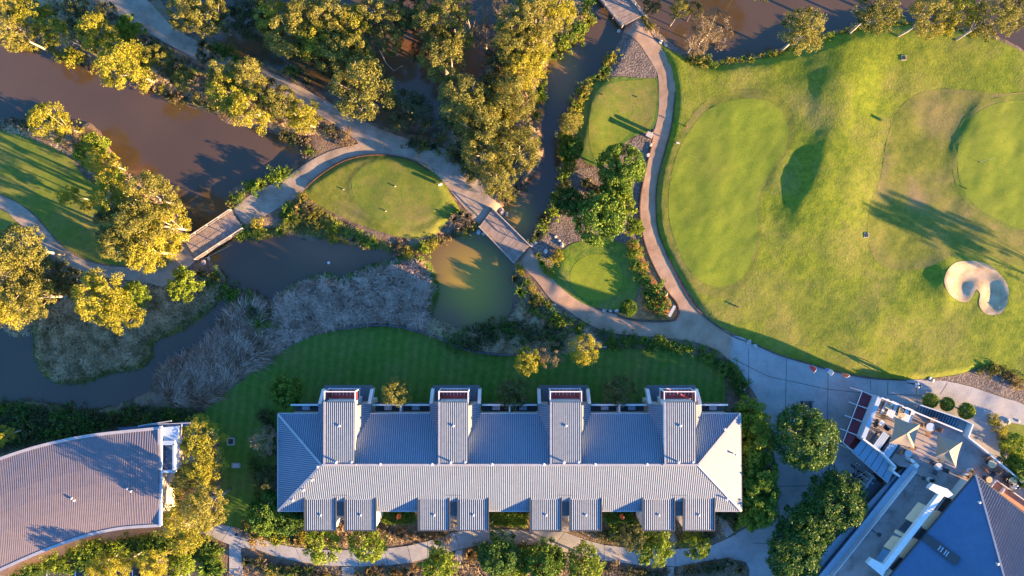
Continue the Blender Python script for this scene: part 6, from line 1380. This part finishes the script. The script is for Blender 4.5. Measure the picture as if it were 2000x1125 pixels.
star((1771,847), [(1748,815),(1797,829),(1785,876),(1736,866)], 'cream star-shaped shade sail on the terrace, left one')
star((1854,881), [(1830,848),(1880,863),(1867,913),(1825,893)], 'cream star-shaped shade sail on the terrace, right one')
# lamp posts
for (bx, by), (tx, ty), lb in (((1789,927),(1804,934),'black terrace lamp with round head at the upper end of the facade'),((1702,1035),(1717,1044),'black terrace lamp with round head halfway down the facade')):
    p = W(bx,by,ZD); e = empty('lamp_post', (p.x,p.y,ZD), lb, 'lamp'); q = W(tx,ty,ZD+1.15)
    m = MB(); m.tube([(p.x,p.y,ZD), (p.x,p.y,ZD+1.1), q], [.04,.035,.03], 6); m.build('pole', M['black'], e); m = MB(); m.lathe(q, [(.03,-.08),(.19,-.02),(.2,.05),(.05,.12)], 12); m.build('lamp_head', M['black'], e)
# golf trolleys parked in rows
def trolley(px, py, rz, label):
    p = T(px,py,0.06); e = empty('golf_trolley', p, label, 'golf trolley', 'golf trolleys parked in rows by the clubhouse'); R = Matrix.Rotation(rz, 3, 'Z')
    for s in (-1, 1):
        m = MB(); c = p+R@Vector((s*.22,0,.15)); m.tube([c+R@Vector((-.025,0,0)), c+R@Vector((.025,0,0))], [.15,.15], 12); m.build('wheel', M['black'], e)
    m = MB(); m.bar(p+R@Vector((0,-.35,.1)), p+R@Vector((0,.35,.95)), .05); m.bar(p+R@Vector((-.22,0,.15)), p+R@Vector((.22,0,.15)), .04); m.build('frame', M['steel'], e)
    m = MB(); m.bar(p+R@Vector((-.14,.36,.97)), p+R@Vector((.14,.36,.97)), .06); m.build('handle', M['white'], e)
rows = [((1678,922),4,'first'),((1669,928),5,'second'),((1664,938),4,'third'),((1661,950),3,'fourth')]
for (x0, y0), n, rn in rows:
    for i in range(n): trolley(x0+5.2*i, y0+4.0*i, -.65, ('leftmost','second','third','fourth','fifth')[i]+' golf trolley in the '+rn+' row by the clubhouse')
for i, (x, y) in enumerate(((1666,907),(1671,910))): trolley(x, y, .4, ('left' if i == 0 else 'right')+' one of two golf trolleys apart from the rows')

# ------------------------------------------------------------ people
M['skin'] = plain('skin', (0.42,0.25,0.17), 0.6, 0.3); M['hair'] = plain('dark_hair', (0.03,0.02,0.015), 0.6, 0.3); M['shirtw'] = plain('white_shirt_cloth', (0.62,0.64,0.70), 0.85, 0.1); M['shirtd'] = plain('dark_shirt_cloth', (0.03,0.035,0.05), 0.85, 0.1); M['trousers'] = plain('navy_trousers', (0.04,0.05,0.09), 0.85, 0.1)
def person(loc, rz, shirt, label, sit=False):
    hip = 0.92 if not sit else 0.52; J = {}
    J['pel']=(0,0,hip); J['bel']=(0,0.01,hip+.18); J['che']=(0,0.02,hip+.40); J['nec']=(0,0.02,hip+.56); J['hd0']=(0,.03,hip+.64); J['hd1']=(0,.04,hip+.76)
    for s, n_ in ((1,'r'),(-1,'l')):
        f = .18*s if not sit else 0
        J['hip'+n_]=(s*.10,0,hip-.03)
        if sit: J['kne'+n_]=(s*.13,.42,hip+.0); J['ank'+n_]=(s*.13,.45,.10); J['toe'+n_]=(s*.14,.62,.04)
        else: J['kne'+n_]=(s*.11,f*.9+.03,.50); J['ank'+n_]=(s*.11,f*1.6-.06,.09); J['toe'+n_]=(s*.12,f*1.6+.12,.035)
        J['sho'+n_]=(s*.19,.01,hip+.50); J['elb'+n_]=(s*.25,-f*.5+(.10 if sit else -.02),hip+.24); J['wri'+n_]=(s*.22,-f+(.32 if sit else .08),hip+(.20 if sit else .02)); J['han'+n_]=(s*.21,-f+(.42 if sit else .12),hip+(.21 if sit else -.07))
    E = [('pel','bel'),('bel','che'),('che','nec'),('nec','hd0'),('hd0','hd1')]
    for n_ in 'rl': E += [('pel','hip'+n_),('hip'+n_,'kne'+n_),('kne'+n_,'ank'+n_),('ank'+n_,'toe'+n_),('che','sho'+n_),('sho'+n_,'elb'+n_),('elb'+n_,'wri'+n_),('wri'+n_,'han'+n_)]
    RD = {'pel':.13,'bel':.125,'che':.14,'nec':.06,'hd0':.085,'hd1':.10,'hip':.095,'kne':.062,'ank':.04,'toe':.035,'sho':.065,'elb':.042,'wri':.03,'han':.035}
    ks = list(J); me = bpy.data.meshes.new('body'); me.from_pydata([J[k] for k in ks], [(ks.index(a), ks.index(b)) for a, b in E], [])
    o = bpy.data.objects.new('tmp', me); COL.objects.link(o); o.modifiers.new('s','SKIN'); sb = o.modifiers.new('b','SUBSURF'); sb.levels = 1; sb.render_levels = 1
    for i, k in enumerate(ks):
        r = RD.get(k, RD.get(k[:-1], .05)); me.skin_vertices[0].data[i].radius = (r, r*(.8 if k in ('che','bel','pel') else 1))
    me.skin_vertices[0].data[ks.index('pel')].use_root = True
    dg = bpy.context.evaluated_depsgraph_get(); nm = bpy.data.meshes.new_from_object(o.evaluated_get(dg)); bpy.data.objects.remove(o)
    for mt in (M['skin'], shirt, M['trousers'], M['black']): nm.materials.append(mt)
    for p in nm.polygons:
        c = p.center; p.use_smooth = True
        if c.z > hip+.57 or (abs(c.x) > .17 and c.z < hip+.27 and c.y > (.2 if sit else -9) and c.z > hip-.2): p.material_index = 0
        elif c.z > hip+.03 and not (sit and c.y > .2): p.material_index = 1
        elif c.z < .08: p.material_index = 3
        else: p.material_index = 2
    e = empty('person', loc, label, 'person', rz=rz)
    def ch(name, me_, mat=None):
        q = bpy.data.objects.new(name, me_); COL.objects.link(q); q.parent = e
        if mat: me_.materials.append(mat)
        return q
    ch('body', nm)
    hb = MB(); c = (0,.015,hip+.80); hb.lathe(c, [(.105,-.08),(.115,-.02),(.10,.05),(.06,.085),(.01,.095)], 12); ch('hair', hb.mesh('hair', True), M['hair'])
    fb = MB(); fb.box((0,.145,hip+.745), (.022,.035,.045)); ch('nose', fb.mesh('nose'), M['skin'])
    for s in (-1, 1):
        fb = MB(); fb.box((s*.035,.128,hip+.775), (.02,.015,.012)); ch('eye', fb.mesh('eye'), M['black'])
        for q in range(4):
            h = J['han'+('r' if s == 1 else 'l')]; fb = MB(); fb.tube([(h[0]+(q-1.5)*.014, h[1]+.01, h[2]), (h[0]+(q-1.5)*.016, h[1]+.045, h[2]-.03), (h[0]+(q-1.5)*.016, h[1]+.05, h[2]-.065)], [.009,.008,.006], 5); ch('finger', fb.mesh('finger'), M['skin'])
person(T(1778,749,gz(1778,749)+.04), 1.75, M['shirtw'], 'person in a pale shirt walking along the shaded plaza near the lawn edge')
p = W(1984,951,ZD+.9); person((p.x,p.y,ZD), .9, M['shirtw'], 'person in a pale blue-white shirt seated at the right terrace table', True)
p = W(1971,945,ZD+.9); person((p.x,p.y,ZD), -.4, M['shirtd'], 'person in dark clothing seated at the right terrace table', True)

# ------------------------------------------------------------ parked cars at the bottom edge
M['paintd'] = plain('dark_car_paint', (0.03,0.032,0.04), 0.25, 0.6, 0.3); M['paintw'] = plain('white_car_paint', (0.7,0.7,0.7), 0.3, 0.6); M['headl'] = plain('headlight_glass', (0.6,0.62,0.65), 0.15, 0.7)
def car(px, py, mat, label):
    p = T(px,py,gz(px,py)+.03); e = empty('parked_car', p, label, 'car', 'cars parked at the bottom edge')
    prof = [(-2.1,.35),(-2.15,.6),(-2.05,.85),(-1.2,.95),(-.55,1.38),(.9,1.42),(1.7,1.0),(2.1,.95),(2.15,.5),(2.1,.3)]   # -y is rear, +y front mirrored below
    vs = []; n = len(prof)
    for s, ww in ((-1,.86),(-1,.8),(1,.8),(1,.86)):
        for y, z in prof: w = (.88 if z < .97 else .68); vs.append((p.x+s*w*(1 if ww > .83 else .97), p.y-y, p.z+z+(0 if ww > .83 else .015)))
    m = MB(); fs = []
    for r in range(3):
        for i in range(n-1): fs.append((r*n+i, r*n+i+1, (r+1)*n+i+1, (r+1)*n+i))
    fs += [tuple(range(n)), tuple(range(3*n, 4*n))[::-1]]; m.add(vs, fs); m.build('body', mat, e)
    for a, b, nm in (((-1.22,.97),(-.58,1.36),'windscreen'),((.93,1.40),(1.62,1.05),'rear_window')):
        m = MB(); m.add([(p.x-.62,p.y-a[0],p.z+a[1]+.03),(p.x+.62,p.y-a[0],p.z+a[1]+.03),(p.x+.56,p.y-b[0],p.z+b[1]+.03),(p.x-.56,p.y-b[0],p.z+b[1]+.03)], [(0,1,2,3)]); m.build(nm, M['glass'], e)
    for s in (-1,1):
        m = MB(); m.box((p.x+s*.62,p.y+2.06,p.z+.72), (.34,.16,.14)); m.build('headlight', M['headl'], e)
        for y in (-1.3,1.3): m = MB(); m.tube([(p.x+s*.74,p.y+y,p.z+.3),(p.x+s*.9,p.y+y,p.z+.3)], [.31,.31], 14); w_ = m.build('wheel', M['black'], e); m = MB(); m.tube([(p.x+s*.88,p.y+y,p.z+.3),(p.x+s*.915,p.y+y,p.z+.3)], [.18,.18], 10); m.build('rim', M['steel'], w_)
car(285,1162,M['paintd'],'dark car with its nose at the hedge bed, left of the white car'); car(341,1163,M['paintw'],'white car parked under the trees at the bottom edge')

# ------------------------------------------------------------ fallen trunks and bare stems
def log(pts, r, label, branches=3):
    e = empty('fallen_trunk', T(*pts[0][:2]), label, 'trunk'); m = MB(); P = [T(x,y,z) for x, y, z in pts]; m.tube(P, list(np.linspace(r, r*.45, len(P))), 7); m.build('stem', M['palebark'], e, True)
    for i in range(branches): b = lerp(P[-2], P[-1], rnd.random()); m = MB(); m.tube([b, b+Vector((rnd.uniform(-1.3,1.3), rnd.uniform(-.9,.9), rnd.uniform(.1,.8)))], [r*.35, r*.1], 5); m.build('branch', M['palebark'], e, True)
log([(690,122,-.2),(668,116,.5),(640,108,1.2),(615,112,1.6)], .13, 'pale broken trunk leaning out of the swamp forest foot')
log([(690,121,-.2),(675,125,.3),(650,128,.6)], .09, 'pale split log beside the broken trunk in the swamp')
log([(655,98,1.5),(700,90,1.0),(745,80,.4)], .06, 'thin pale branch lying across the front of the swamp forest', 1)
log([(740,95,.0),(755,125,.3),(770,140,.2)], .06, 'thin leaning stem above the broad round tree', 1)
log([(880,150,-.2),(862,128,1.6),(845,105,3.0)], .1, 'white leaning stem in the middle of the swamp')
log([(884,150,-.2),(884,110,2.2),(878,80,3.8)], .08, 'second white stem beside the leaning stem in the swamp')
log([(1950,15,.5),(1975,0,1.5),(2010,-20,2.5)], .07, 'pale thin trunk crossing the upper right corner',1)
log([(30,62,.2),(15,50,.8),(-5,42,1.2)], .10, 'white fallen trunk at the left edge above the pond')
log([(395,505,-.4),(430,488,-.35),(452,476,-.4)], .04, 'thin pale pole floating below the left bridge',0)
